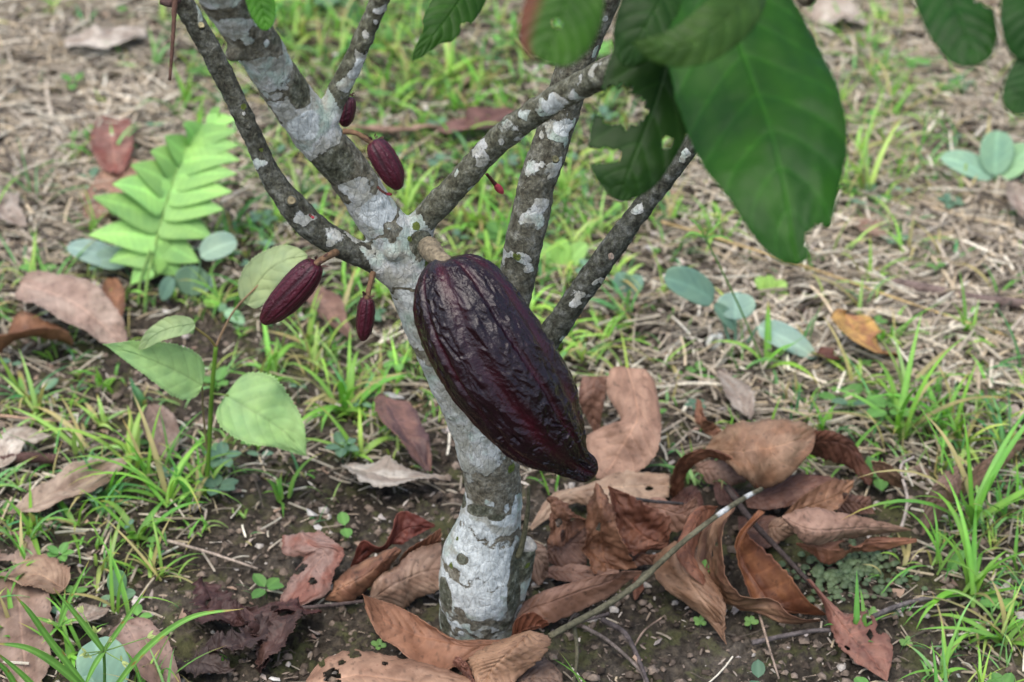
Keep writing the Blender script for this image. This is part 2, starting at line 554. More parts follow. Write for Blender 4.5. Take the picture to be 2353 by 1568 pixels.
# soil crumbs
def build_crumbs():
    bag = Bag()
    x, y, r = scatter(24000, np.clip(1.15 - D_STRAW, 0.12, 1), 31, y1=1.3, power=1.2)
    zz = gtop(x, y) - .0016
    ico = np.array([[1,0,0],[-1,0,0],[0,1,0],[0,-1,0],[0,0,1],[0,0,-1],[.6,.6,.5],[-.6,.6,.5],[.6,-.6,.5],[-.6,-.6,.5]], float)
    T = [(4,6,7),(4,7,9),(4,9,8),(4,8,6),(6,0,2),(6,2,7),(7,2,1),(7,1,9),(9,1,3),(9,3,8),(8,3,0),(8,0,6)]
    for i in range(len(x)):
        R = 0.0008 + 0.0050 * r.rand() ** 3.0
        V = ico * r.uniform(.6, 1.2, (10, 1)) * R * np.array([1, r.uniform(.6, 1), .8])
        a = r.uniform(0, 6.28); ca, sa = math.cos(a), math.sin(a)
        V = V @ np.array([[ca, sa, 0], [-sa, ca, 0], [0, 0, 1]]) + [x[i], y[i], zz[i] + .0028]
        c = np.array([.125, .098, .076]) * r.uniform(.4, 2.1)
        if r.rand() < .06: c = np.array([.42, .38, .33])
        bag.add(V, None, T, c)
    o = bag.build("soil_crumbs", MCRUMB)
    tag(o, "small crumbs and clods of brown soil", None, None, 'stuff')
build_crumbs()

# ------------------------------------------------------------------ grass
GREENS = np.array([[.18,.43,.060],[.23,.50,.080],[.115,.31,.060],[.30,.53,.10],[.095,.28,.095],[.20,.44,.14],[.36,.53,.14]])

def blade(bag, base, az, el, L, w, bend, col, r, tipcol=None, n=9):
    h = np.array([math.cos(az), math.sin(az), 0])
    e = el - bend * np.linspace(0, 1, n) ** 1.25
    st = np.stack([np.cos(e), np.sin(e)], 1) * (L / (n - 1))
    q = np.vstack([[0, 0], np.cumsum(st[:-1], 0)])
    s = np.array([-h[1], h[0], 0]); tw = r.normal(0, .35)
    s = unit(s + np.array([0, 0, tw]) + h * r.normal(0, .15))
    c = base + h * q[:, :1] + np.array([0, 0, 1]) * q[:, 1:] + s * (r.normal(0, .06) * L * np.linspace(0, 1, n)[:, None] ** 2)
    t = np.linspace(0, 1, n)
    wd_ = w * np.clip((1 - t ** 2.2), 0.02, 1) * (0.65 + 0.7 * np.clip(t * 3, 0, .5))
    dn = -np.array([0, 0, 1.0]) * .28
    A = c + s * wd_[:, None] * .5; B = c + dn * wd_[:, None] * .5; C = c - s * wd_[:, None] * .5
    V = np.stack([A, B, C], 1).reshape(-1, 3)
    k = np.clip(1 - t * 3, 0, 1)[:, None]
    cc = col[None] * (1 - .35 * k) + np.array([.30, .30, .12])[None] * .35 * k
    if tipcol is not None:
        kk = np.clip((t - .72) * 4, 0, 1)[:, None]
        cc = cc * (1 - kk) + tipcol * kk
    cc = np.repeat(cc, 3, 0)
    cc[1::3] *= 1.18
    bag.add(V, grid_q(n, 3), None, cc)

def tuft_into(bag, x, y, r, n, L, w, spread=1.0, colk=None, z=None):
    zz = g1(x, y) + .001 if z is None else z
    bc = (GREENS[r.randint(len(GREENS))] if colk is None else GREENS[colk]) * r.uniform(.75, 1.05)
    for k in range(n):
        az = r.uniform(0, 6.28)
        el = r.uniform(0.5, 1.45)
        l = L * r.uniform(.45, 1.05)
        c = bc * r.uniform(.75, 1.25) * np.array([r.uniform(.85, 1.2), 1, r.uniform(.8, 1.2)])
        tip = np.array([.45, .30, .10]) if r.rand() < .22 else None
        if r.rand() < .16: c = np.array([.42, .36, .16]) * r.uniform(.7, 1.1)
        blade(bag, np.array([x + r.normal(0, .004), y + r.normal(0, .004), zz]), az, el, l, w * r.uniform(.7, 1.15),
              r.uniform(.4, 2.1) * spread, c, r, tip)

def build_grass():
    bag = Bag()
    x, y, r = scatter(1350, np.clip(D_GRASS * 1.15, 0, 1), 41, power=1.2)
    for i in range(len(x)):
        tuft_into(bag, x[i], y[i], r, r.randint(4, 10), r.uniform(.028, .080), r.uniform(.0026, .0052))
    x, y, r = scatter(4200, D_GRASS, 43, power=1.5)
    for i in range(len(x)):
        tuft_into(bag, x[i], y[i], r, r.randint(2, 6), r.uniform(.014, .036), r.uniform(.0016, .0032))
    o = bag.build("grass", MGRASS)
    tag(o, "low bright green grass growing through the dry litter", None, None, 'stuff')
build_grass()

def oval_leaf(bag, base, tip, w, up=(0, 0, 1), col=(.2, .35, .1), a=.6, b=.7, cup=.25, nv=11, nu=7, veins=4, droop=0.0, serr=0.0, r=random):
    base, tip = np.asarray(base, float), np.asarray(tip, float)
    t = np.linspace(0, 1, nv)
    L = np.linalg.norm(tip - base)
    col = np.asarray(col, float)
    C = base + (tip - base) * t[:, None] + np.array([0, 0, 1]) * (4 * t * (1 - t))[:, None] * droop * L
    T = unit(np.gradient(C, axis=0))
    S = unit(np.cross(T, np.asarray(up, float))); N = np.cross(S, T)
    pk = a / (a + b)
    pr = (t ** a * (1 - t) ** b) / (pk ** a * (1 - pk) ** b)
    if serr: pr = pr * (1 + serr * np.where(np.arange(nv) % 2, 1, -1))
    u = np.linspace(-1, 1, nu)
    V = C[:, None] + S[:, None] * (u[None, :, None] * pr[:, None, None] * w / 2) + N[:, None] * ((cup * np.abs(u)[None, :, None] ** 1.3) * pr[:, None, None] * w / 2)
    vein = np.exp(-(u / .12) ** 2)[None] * np.ones((nv, 1))
    ph = (t[:, None] - .35 * np.abs(u)[None]) * veins * 2 * math.pi
    sec = np.clip(np.cos(ph), 0, 1) ** 6 * .5
    V = V - N[:, None] * (sec[..., None] * w * .02)
    c = np.asarray(col, float)[None, None] * (1 + .25 * (vein + sec)[..., None])
    bag.add(V.reshape(-1, 3), grid_q(nv, nu), None, c.reshape(-1, 3))

# tiny clover-like sprouts
def build_sprouts():
    bag = Bag()
    tab = np.clip(D_GRASS * .8 + .10, 0, 1)
    x, y, r = scatter(520, tab, 51)
    for i in range(len(x)):
        z = g1(x[i], y[i])
        n = r.choice([2, 3, 4, 5]); R = r.uniform(.0035, .011) * (1 if r.rand() < .85 else 1.5)
        h = r.uniform(.004, .02)
        bl = r.rand() < .35
        col = (np.array([.14, .25, .16]) if bl else np.array([.13, .29, .07])) * r.uniform(.7, 1.2)
        a0 = r.uniform(0, 6.28)
        c = np.array([x[i], y[i], z + h])
        for k in range(n):
            a = a0 + k * 6.28 / n + r.normal(0, .2)
            d = np.array([math.cos(a), math.sin(a), r.uniform(-.1, .45)])
            oval_leaf(bag, c + d * R * .15, c + d * R * 1.6, R * 1.05, col=col, nv=6, nu=5, veins=2)
        V, Q, T = tube([(x[i], y[i], z, .0005), (*c, .0004)], 2, 4, False)
        bag.add(V, Q, None, col * .8)
    o = bag.build("weed_sprouts", MWEED)
    tag(o, "tiny round-leaved sprouts dotted over the soil and litter", None, None, 'stuff')
build_sprouts()

# liverwort patch right of the leaf pile
def build_moss():
    bag = Bag(); r = np.random.RandomState(3)
    for k in range(260):
        px, py = r.normal(1960, 62), r.normal(1335, 30)
        p = G(px, py); R = r.uniform(.0018, .0038); z = g1(p[0], p[1]) + .003
        a = np.linspace(0, 6.28, 8, endpoint=False)
        V = np.vstack([np.stack([R * np.cos(a), R * np.sin(a), 0 * a], 1), np.stack([.6 * R * np.cos(a), .6 * R * np.sin(a), 0 * a + R * .55], 1), [[0, 0, R * .5]]]) + [p[0], p[1], z + r.uniform(0, .003)]
        Q = [(i, (i + 1) % 8, 8 + (i + 1) % 8, 8 + i) for i in range(8)]
        T = [(8 + i, 8 + (i + 1) % 8, 16) for i in range(8)]
        bag.add(V, Q, T, np.array([.10, .145, .075]) * r.uniform(.6, 1.5))
    tag(bag.build("ground_moss", MWEED), "grey green cushions of moss at the edge of the leaf pile", None, None, 'stuff')
build_moss()

# named tufts: base pixel, blades, length m, width m, colour, label
TUFTS = [
 (58,1345,9,.050,.0045,0,"grass tuft growing through the large pale leaf in the lower left corner"),
 (20,1470,7,.045,.0045,1,"small grass tuft at the very lower left edge beside the sedge"),
 (560,60,12,.070,.0060,3,"bright grass clump at the top behind the left branch and the thickest limb"),
 (620,860,10,.055,.0050,1,"grass tuft between the small hanging pod and the right seedling leaf"),
 (1130,640,10,.055,.0050,3,"grass tuft peeping between the ripe pod and the rear branch"),
 (1890,1010,9,.060,.0048,0,"grass tuft just behind the glossy arched leaf"),
 (75,1240,9,.055,.0045,1,"grass tuft at the left edge below the long pale leaf"),
 (178,1225,7,.045,.0040,1,"small grass tuft on bare soil between the long pale leaf and the sedge"),
 (322,1262,9,.060,.0050,0,"wide bladed grass tuft just below the foot of the heart-leaved seedling"),
 (350,1330,6,.045,.0036,1,"grass tuft with arching blades beside the small oval weed leaf"),
 (300,1090,12,.085,.0055,3,"tallest grass tuft left of the seedling stem, blades crossing the pale leaf"),
 (390,1180,11,.080,.0050,1,"dense grass tuft directly left of the seedling foot"),
 (648,1160,9,.045,.0042,0,"isolated grass tuft on dark soil left of the trunk"),
 (470,1150,8,.040,.0050,3,"grass tuft wrapped round the seedling foot"),
 (795,945,14,.075,.0065,1,"broad bladed grass clump under the smallest maroon pod"),
 (815,1055,8,.050,.0055,3,"grass tuft beside the purple dead leaf left of the trunk"),
 (235,905,8,.040,.0050,0,"leafy grass tuft under the seedling's left leaf"),
 (60,930,8,.045,.0050,3,"grass tuft near the left edge under the orange brown curled leaf"),
 (1985,455,16,.095,.0050,6,"tall yellow green grass clump right of the big hanging leaf"),
 (2000,690,9,.045,.0036,3,"short grass tuft above the yellow orange leaf"),
 (1765,850,5,.075,.0065,1,"few bladed grass plant beside the round grey green weed leaves"),
 (1965,900,10,.060,.0040,3,"fine grass tuft in front of the yellow orange leaf"),
 (2075,1015,15,.095,.0055,1,"large grass clump behind the leaf pile on the right"),
 (2180,1010,11,.080,.0055,0,"spreading grass clump between the leaf pile and the right edge"),
 (2225,1240,13,.110,.0060,1,"tall grass clump growing at the right end of the leaf pile"),
 (2230,1380,12,.090,.0055,0,"arching grass clump at the lower right beside the moss"),
 (2320,1480,12,.085,.0050,1,"grass clump in the lower right corner"),
 (2345,870,10,.060,.0050,4,"dark green grass tuft on straw at the right edge"),
 (1290,800,9,.050,.0045,3,"grass tuft seen between the pod and the slanting right branch"),
 (1480,930,5,.030,.0035,3,"short grass tuft next to the pinkish standing leaf"),
 (1100,470,12,.060,.0050,1,"grass clump seen behind the fork under the right-hand lichen branch"),
 (880,700,12,.060,.0055,3,"grass clump behind the fork left of the trunk"),
 (1420,660,9,.050,.0050,6,"light green grass tuft between the two right-hand branches"),
 (1030,190,12,.065,.0060,3,"bright grass clump in the blurred background between upper branches"),
]
for i, (px, py, n, L, w, ck, lab) in enumerate(TUFTS):
    p = G(px, py); bag = Bag(); r = np.random.RandomState(100 + i)
    tuft_into(bag, 0, 0, r, n, L * 1.2, w * 1.12, 1.0, ck, z=0)
    o = bag.build("grass_tuft", MGRASS)
    o.location = (p[0], p[1], g1(p[0], p[1]) + .002)
    tag(o, lab, "grass tuft", "separate grass tufts around the tree")

# ------------------------------------------------------------------ dead leaves
def leaf_mesh(mid, width, a=.55, b=.75, cup=.4, roll=0.0, fold=0.0, wave=.05, wrinkle=.0013, col=(.3, .18, .12), col2=None,
              holes=(), torn=.06, seed=0, nv=84, nu=37, vn=9, upv=(0, 0, 1), veincol=1.42, vdep=.0009, acum=0.0, halves=None, midw=.04, serr=0.0, blem=.45):
    """mid rows x,y,z ; width m ; returns V,Q,C"""
    r = np.random.RandomState(seed)
    C = spline(mid, nv)
    T = unit(np.gradient(C, axis=0))
    S = unit(np.cross(T, np.asarray(upv, float))); N = np.cross(S, T)
    t = np.linspace(0, 1, nv)
    rl = np.interp(t, np.linspace(0, 1, len(np.atleast_1d(roll))), np.atleast_1d(roll)) if np.ndim(roll) else np.full(nv, roll)
    cr, sr = np.cos(rl)[:, None], np.sin(rl)[:, None]
    S, N = S * cr + N * sr, N * cr - S * sr
    pk = a / (a + b)
    pr = (t ** a * (1 - t) ** b) / (pk ** a * (1 - pk) ** b)
    if acum: pr = pr * (1 - acum * np.clip((t - .72) / .28, 0, 1) ** .7 * (1 - np.clip((t - .72) / .28, 0, 1)) * 2)
    pr = np.maximum(pr, .012)
    u = np.linspace(-1, 1, nu)
    U, TT = np.meshgrid(u, t)
    hw = width / 2 * pr[:, None] * np.ones_like(U)
    en = fbm(np.stack([np.sign(U).ravel() * 3 + seed, TT.ravel() * 11, 0 * U.ravel()], 1), 4, .6).reshape(U.shape)
    en2 = fbm(np.stack([np.sign(U).ravel() * 5 + seed, TT.ravel() * 45, 0 * U.ravel()], 1), 3, .6).reshape(U.shape)
    hw = hw * (1 + (en * torn * 1.0 + en2 * torn * .8) * np.abs(U))
    if serr: hw = hw * (1 + serr * ((TT * 27) % 1 - .5) * np.abs(U) ** 3)
    if halves is not None: hw = np.where(U < 0, hw * halves[0], hw * halves[1])
    cp = cup if np.ndim(cup) == 0 else np.interp(TT, np.linspace(0, 1, len(cup)), cup)
    th = cp * np.ones_like(U) + 1e-4
    X = np.sin(U * th) / th * hw
    Z = (1 - np.cos(U * th)) / th * hw + np.abs(U) * hw * fold
    L = np.linalg.norm(np.diff(C, axis=0), axis=1).sum()
    # wavy margins + crumple
    Z = Z + wave * width * (np.abs(U) ** 2) * np.sin(TT * (9 + r.rand() * 6) + np.sign(U) * 1.3 + r.rand() * 6)
    pts = np.stack([U.ravel() * width * 14, TT.ravel() * L * 28, np.full(U.size, seed * 3.7)], 1)
    Z = Z + wrinkle * 2.6 * fbm(pts, 3, .55).reshape(U.shape)
    ph = (TT * 1.02 - .30 * np.abs(U) ** 1.2 * (width / L) * 1.6) * vn * 2 * math.pi
    sec = np.clip(np.cos(ph), 0, 1) ** 22
    midv = np.exp(-(U / midw) ** 2)
    Z = Z - vdep * .55 * sec * (1 - np.abs(U) * .5) - vdep * 1.1 * midv - vdep * .16 * np.cos(ph)
    V = C[:, None] + S[:, None] * X[..., None] + N[:, None] * Z[..., None]
    cc, Q = leaf_skin(U, TT, hw, width, L, sec, midv, col, col2, veincol, holes, seed, blem)
    return V.reshape(-1, 3), Q, cc

def leaf_skin(U, TT, hw, width, L, sec, midv, col, col2, veincol, holes, seed, blem=.45):
    nv, nu = U.shape
    base = np.asarray(col, float)
    c2 = np.asarray(col2 if col2 is not None else base * np.array([.66, .60, .57]), float)
    k = np.clip(.5 + 1.5 * fbm(np.stack([U.ravel() * 1.6, TT.ravel() * 3.5, np.full(U.size, seed * 1.9)], 1), 3).reshape(U.shape), 0, 1)
    cc = base * (1 - k[..., None]) + c2 * k[..., None]
    cc = cc * (1 + (veincol - 1) * np.clip(sec * .6 + midv, 0, 1)[..., None])
    edge = np.clip((np.abs(U) - .86) / .10, 0, 1) * (1 - np.clip((np.abs(U) - .96) / .03, 0, 1))
    rim = np.clip((np.abs(U) - .96) / .03, 0, 1)  # pale dry margin, also painted lighter for light caught on the thin edge
    cc = cc * (1 - .25 * edge[..., None] + .25 * rim[..., None])
    # small blemishes
    bl = fbm(np.stack([(U * hw).ravel() * 260, (TT * L).ravel() * 260, np.full(U.size, seed * .77)], 1), 2).reshape(U.shape)
    cc = cc * (1 - blem * np.clip((bl - .46) * 5, 0, 1)[..., None])
    Q = grid_q(nv, nu)
    if len(holes):
        uc = (U * (hw / width * 2) * width / 2).ravel(); vc = (TT * L).ravel()
        nn = fbm(np.stack([uc * 330, vc * 330, 0 * uc + seed], 1), 3)
        bad = np.zeros(U.size, bool)
        for (hu, hv, hr) in holes:
            d = np.hypot(uc - hu * width / 2, vc - hv * L)
            bad |= d < hr * (1 + .45 * nn)
        Q = Q[~bad[Q].any(1)]
    return cc.reshape(-1, 3), Q

def rail_mesh(A, B, M=None, sink=0.0, col=(.3, .18, .12), col2=None, *, holes=(), seed=0, nv=96, nu=45, vn=9, wrinkle=.0011,
              veincol=1.42, vdep=.0009, rag=.03, midw=.035):
    """a leaf lofted between its two margins (rows x,y,z) through its midrib"""
    a, b = spline(A, nv), spline(B, nv)
    t = np.linspace(0, 1, nv)
    m = spline(M, nv) if M is not None else (a + b) / 2
    m = m + np.array([0, 0, 1]) * (sink * np.sin(math.pi * t) ** .7)[:, None]
    u = np.linspace(-1, 1, nu)
    U, TT = np.meshgrid(u, t)
    # ragged margins
    for sgn, e in ((-1, a), (1, b)):
        k = fbm(np.stack([t * 26, np.full(nv, seed + sgn * 3.1), 0 * t], 1), 4, .62)
        e += (e - m) * (rag * k * 1.8)[:, None]
    ua = (U * (U - 1) / 2)[..., None]; um = (1 - U * U)[..., None]; ub = (U * (U + 1) / 2)[..., None]
    V = a[:, None] * ua + m[:, None] * um + b[:, None] * ub
    du = np.gradient(V, axis=1); dv = np.gradient(V, axis=0)
    N = unit(np.cross(du, dv) + 1e-12)
    if N[..., 2].mean() < 0: N = -N
    hwv = np.linalg.norm(b - a, axis=1) / 2
    width = hwv.max() * 2; hw = hwv[:, None] * np.ones_like(U)
    L = np.linalg.norm(np.diff(m, axis=0), axis=1).sum()
    ph = (TT * 1.02 - .30 * np.abs(U) ** 1.2 * (width / L) * 1.6) * vn * 2 * math.pi
    sec = np.clip(np.cos(ph), 0, 1) ** 20; midv = np.exp(-(U / midw) ** 2)
    pts = np.stack([U.ravel() * width * 16, TT.ravel() * L * 30, np.full(U.size, seed * 3.7)], 1)
    fade = np.clip(hw / (width * .25), 0, 1)
    Z = wrinkle * 2.6 * fbm(pts, 4, .55).reshape(U.shape) - vdep * .6 * sec * (1 - np.abs(U) * .5) - vdep * 1.1 * midv - vdep * .25 * np.cos(ph)
    V = V + N * (Z * fade)[..., None]
    cc, Q = leaf_skin(U, TT, hw, width, L, sec, midv, col, col2, veincol, holes, seed)
    return V.reshape(-1, 3), Q, cc

PINK = (.36, .245, .195); TAN = (.40, .30, .23); BROWN = (.21, .10, .058); ORNG = (.29, .14, .075); DARK = (.085, .038, .028)
RED = (.21, .072, .052); PURP = (.115, .062, .058); PALE = (.56, .49, .42); GREYB = (.25, .175, .15); GOLD = (.55, .32, .10); MAR = (.14, .040, .036)
GL = "fallen dry leaves on the ground"
# (points (px,py,height mm)), width px, colour, options, label
LEAVES = [
 # far ground
 ([(150,102,10),(240,88,14),(335,72,10)],66,PALE,dict(a=.35,b=.5,cup=.2),"pale beige dry leaf lying flat in the far upper left straw"),
 ([(262,268,12),(258,330,20),(266,402,12)],95,RED,dict(a=.4,b=.5,col2=(0.288,0.146,0.111),cup=.35,vn=7,veincol=1.5),"reddish brown dry leaf with a pale midrib above the fern"),
 ([(300,365,12),(262,430,10),(212,505,8)],100,(0.368,0.223,0.155),dict(a=.5,b=.5,holes=[(.3,.62,.006)],cup=.2),"light orange brown dry leaf half hidden behind the fern"),
 ([(48,655,22),(160,690,38),(230,740,26),(290,800,6)],84,PINK,dict(a=.3,b=.6,cup=.5,roll=-.35,col2=(0.400,0.293,0.237),vn=12),"large pinkish arched dry leaf at the left edge beside the fern"),
 ([(2,812,6),(70,772,24),(165,795,8)],82,ORNG,dict(cup=1.2,roll=.3,a=.5,b=.5),"orange brown curled dry leaf under the pinkish arched leaf"),
 ([(255,640,10),(262,690,16),(272,740,6)],52,ORNG,dict(cup=.6),"small brown dry leaf standing in the shade under the fern"),
 ([(690,640,14),(745,705,20),(806,785,8)],72,(0.288,0.169,0.126),dict(cup=.5,roll=.3,vn=8,veincol=1.3),"brown ribbed dry leaf behind the left young pods"),
 ([(20,1188,6),(150,1125,18),(288,1055,20)],72,(0.400,0.300,0.229),dict(a=.7,b=.45,cup=.35,vn=12),"long pale dry leaf among the grass at left"),
 ([(345,930,30),(370,990,18),(392,1062,6)],76,(0.304,0.223,0.185),dict(cup=.3),"greyish dry leaf standing behind the tall grass left of the seedling"),
 ([(0,1075,6),(40,1010,14),(120,1005,8)],60,PALE,dict(cup=.5),"small whitish dry leaf by the left edge above the long pale leaf"),
 ([(880,912,22),(925,985,24),(988,1085,8)],92,PURP,dict(cup=.6,roll=.25,col2=(0.224,0.115,0.089)),"dark purple dry leaf left of the pale trunk"),
 ([(795,1068,10),(880,1095,16),(1020,1105,8)],62,(0.480,0.424,0.363),dict(torn=.22,cup=.5,wave=.12),"ragged cream dry leaf left of the trunk"),
 ([(1175,255,14),(1090,285,18),(1000,300,8)],62,(0.208,0.108,0.089),dict(cup=.4),"purple brown dry leaf seen behind the right lichen branch"),
 ([(800,290,14),(900,300,10),(1010,292,10)],22,(0.360,0.239,0.178),dict(cup=.8),"narrow pale dry leaf lying across the far grass between branches"),
 ([(1942,725,26),(1985,785,24),(2072,828,6)],92,GOLD,dict(col2=(0.336,0.154,0.074),a=.35,b=.6,cup=.5,roll=.2,vn=7),"yellow orange dry leaf on the straw at right"),
 ([(1872,805,8),(1905,820,12),(1935,830,6)],40,(0.136,0.054,0.037),dict(cup=.6),"small dark red dry leaf scrap left of the yellow orange leaf"),
 ([(1965,510,8),(2010,525,12),(2060,540,6)],48,(0.352,0.231,0.170),dict(cup=.3),"small pinkish dry leaf in the straw right of the hanging leaf tip"),
 ([(1350,190,12),(1420,170,14),(1500,185,8)],60,(0.464,0.370,0.311),dict(cup=.4),"whitish dry leaf seen through the bite of the hanging green leaf"),
 ([(1880,60,10),(1930,30,18),(1990,60,8)],70,PALE,dict(cup=.6),"whitish curled dry leaf on the far straw at the top right"),
 ([(2330,420,10),(2345,470,24),(2360,520,6)],60,(0.440,0.354,0.296),dict(cup=.7),"pale dry leaf cut by the right edge above the straw"),
 ([(30,440,10),(10,480,14),(60,520,8)],62,(0.416,0.347,0.296),dict(cup=.4),"whitish dry leaf in the straw at the left edge"),
 ([(1720,960,8),(1690,900,14),(1650,850,8)],60,(0.400,0.339,0.289),dict(cup=.6,torn=.18),"grey ragged dry leaf in the straw above the glossy brown leaf"),
 # dark crumpled heap
 ([(465,1330,18),(500,1390,14),(560,1440,8)],70,(0.076,0.033,0.030),dict(cup=0.40,wrinkle=.0032,torn=.4,holes=[(.1,.4,.004)]),"dark purple crumpled dry leaf at the top of the dark leaf heap"),
 ([(430,1400,6),(500,1415,14),(600,1420,8)],54,(0.068,0.031,0.027),dict(cup=0.50,wrinkle=.0032,torn=.2),"blackish crumpled dry leaf on the left of the dark leaf heap"),
 ([(560,1400,16),(620,1450,14),(600,1540,6)],74,(0.080,0.039,0.033),dict(cup=0.45,wrinkle=.0036,torn=.42),"dark crumpled dry leaf in the middle of the dark leaf heap"),
 ([(480,1500,6),(560,1470,18),(640,1400,14)],62,(0.060,0.035,0.031),dict(cup=0.50,wrinkle=.0032,torn=.42),"dark grey curled dry leaf at the front of the dark leaf heap"),
 ([(590,1540,5),(650,1450,22),(690,1400,12)],59,(0.088,0.045,0.037),dict(cup=0.55,wrinkle=.0036,torn=.42),"dark brown wrinkled dry leaf on the right of the dark leaf heap"),
 ([(400,1535,5),(460,1520,12),(540,1545,6)],46,(0.068,0.045,0.038),dict(cup=0.40,wrinkle=.0032,torn=.42),"blackened leaf scrap in front of the dark leaf heap"),
 ([(600,1390,8),(680,1395,18),(740,1405,8)],39,(0.080,0.032,0.028),dict(cup=0.50,wrinkle=.0032,torn=.2),"narrow maroon dry leaf behind the dark leaf heap"),
 # lower left
 ([(28,1225,6),(40,1330,10),(50,1460,8),(66,1600,5)],140,(0.328,0.227,0.178),dict(a=.5,b=.5,cup=.22,vn=9,torn=.10,holes=[(.1,.08,.010),(0.440,0.231,0.007)]),"large pale brown dry leaf with a straight midrib in the lower left corner"),
 ([(148,1355,10),(90,1320,16),(20,1330,8)],74,(0.384,0.254,0.174),dict(cup=.4,torn=.12),"light tan dry leaf lying on the big leaf in the lower left"),
 ([(286,1432,10),(335,1500,20),(405,1600,6)],104,(0.344,0.231,0.189),dict(cup=.35,a=.35,b=.6,vn=8,veincol=1.2),"pinkish dry leaf beside the sedge at the bottom left"),
 ([(130,1430,6),(190,1420,12),(250,1400,6)],40,(0.400,0.323,0.266),dict(cup=.5),"thin pale dry leaf sliver behind the sedge"),
]

def dead_leaf(i, pts, wpx, col, opt, label):
    P3 = []
    for (px, py, h) in pts:
        p = G(px, py, h / 1000.0)
        zz = g1(p[0], p[1])
        p = G(px, py, h / 1000.0 + zz + .004)
        P3.append(p)
    P3 = np.array(P3)
    mp = P3[len(P3) // 2]
    d = (mp - CAM) @ FW
    width = wpx / F * d * 1.04
    org = P3[0].copy()
    # foreshortening: flat leaves seen from above-ahead look narrower when their width runs in depth
    T = unit(P3[-1] - P3[0]); S = unit(np.cross(T, [0, 0, 1.0]))
    fs = math.hypot(S @ RT, S @ UP)
    width = width / max(fs, .62)
    V, Q, C = leaf_mesh(P3 - org, width, col=col, seed=i + 1, **opt)
    o = mk("dry_leaf", V, Q, MLEAF, None, C, thick=.0005)
    o.location = org
    tag(o, label, "dry leaf", GL)
    return o
for i, a in enumerate(LEAVES):  # every leaf in the picture is a thing of its own
    dead_leaf(i, *a)


def c3(z): return (1176.5 + z[0] * .4396, 877.8 + z[1] * .4396)
def c4(z): return (574.4 + z[0] * .2931, 1107.5 + z[1] * .2931)
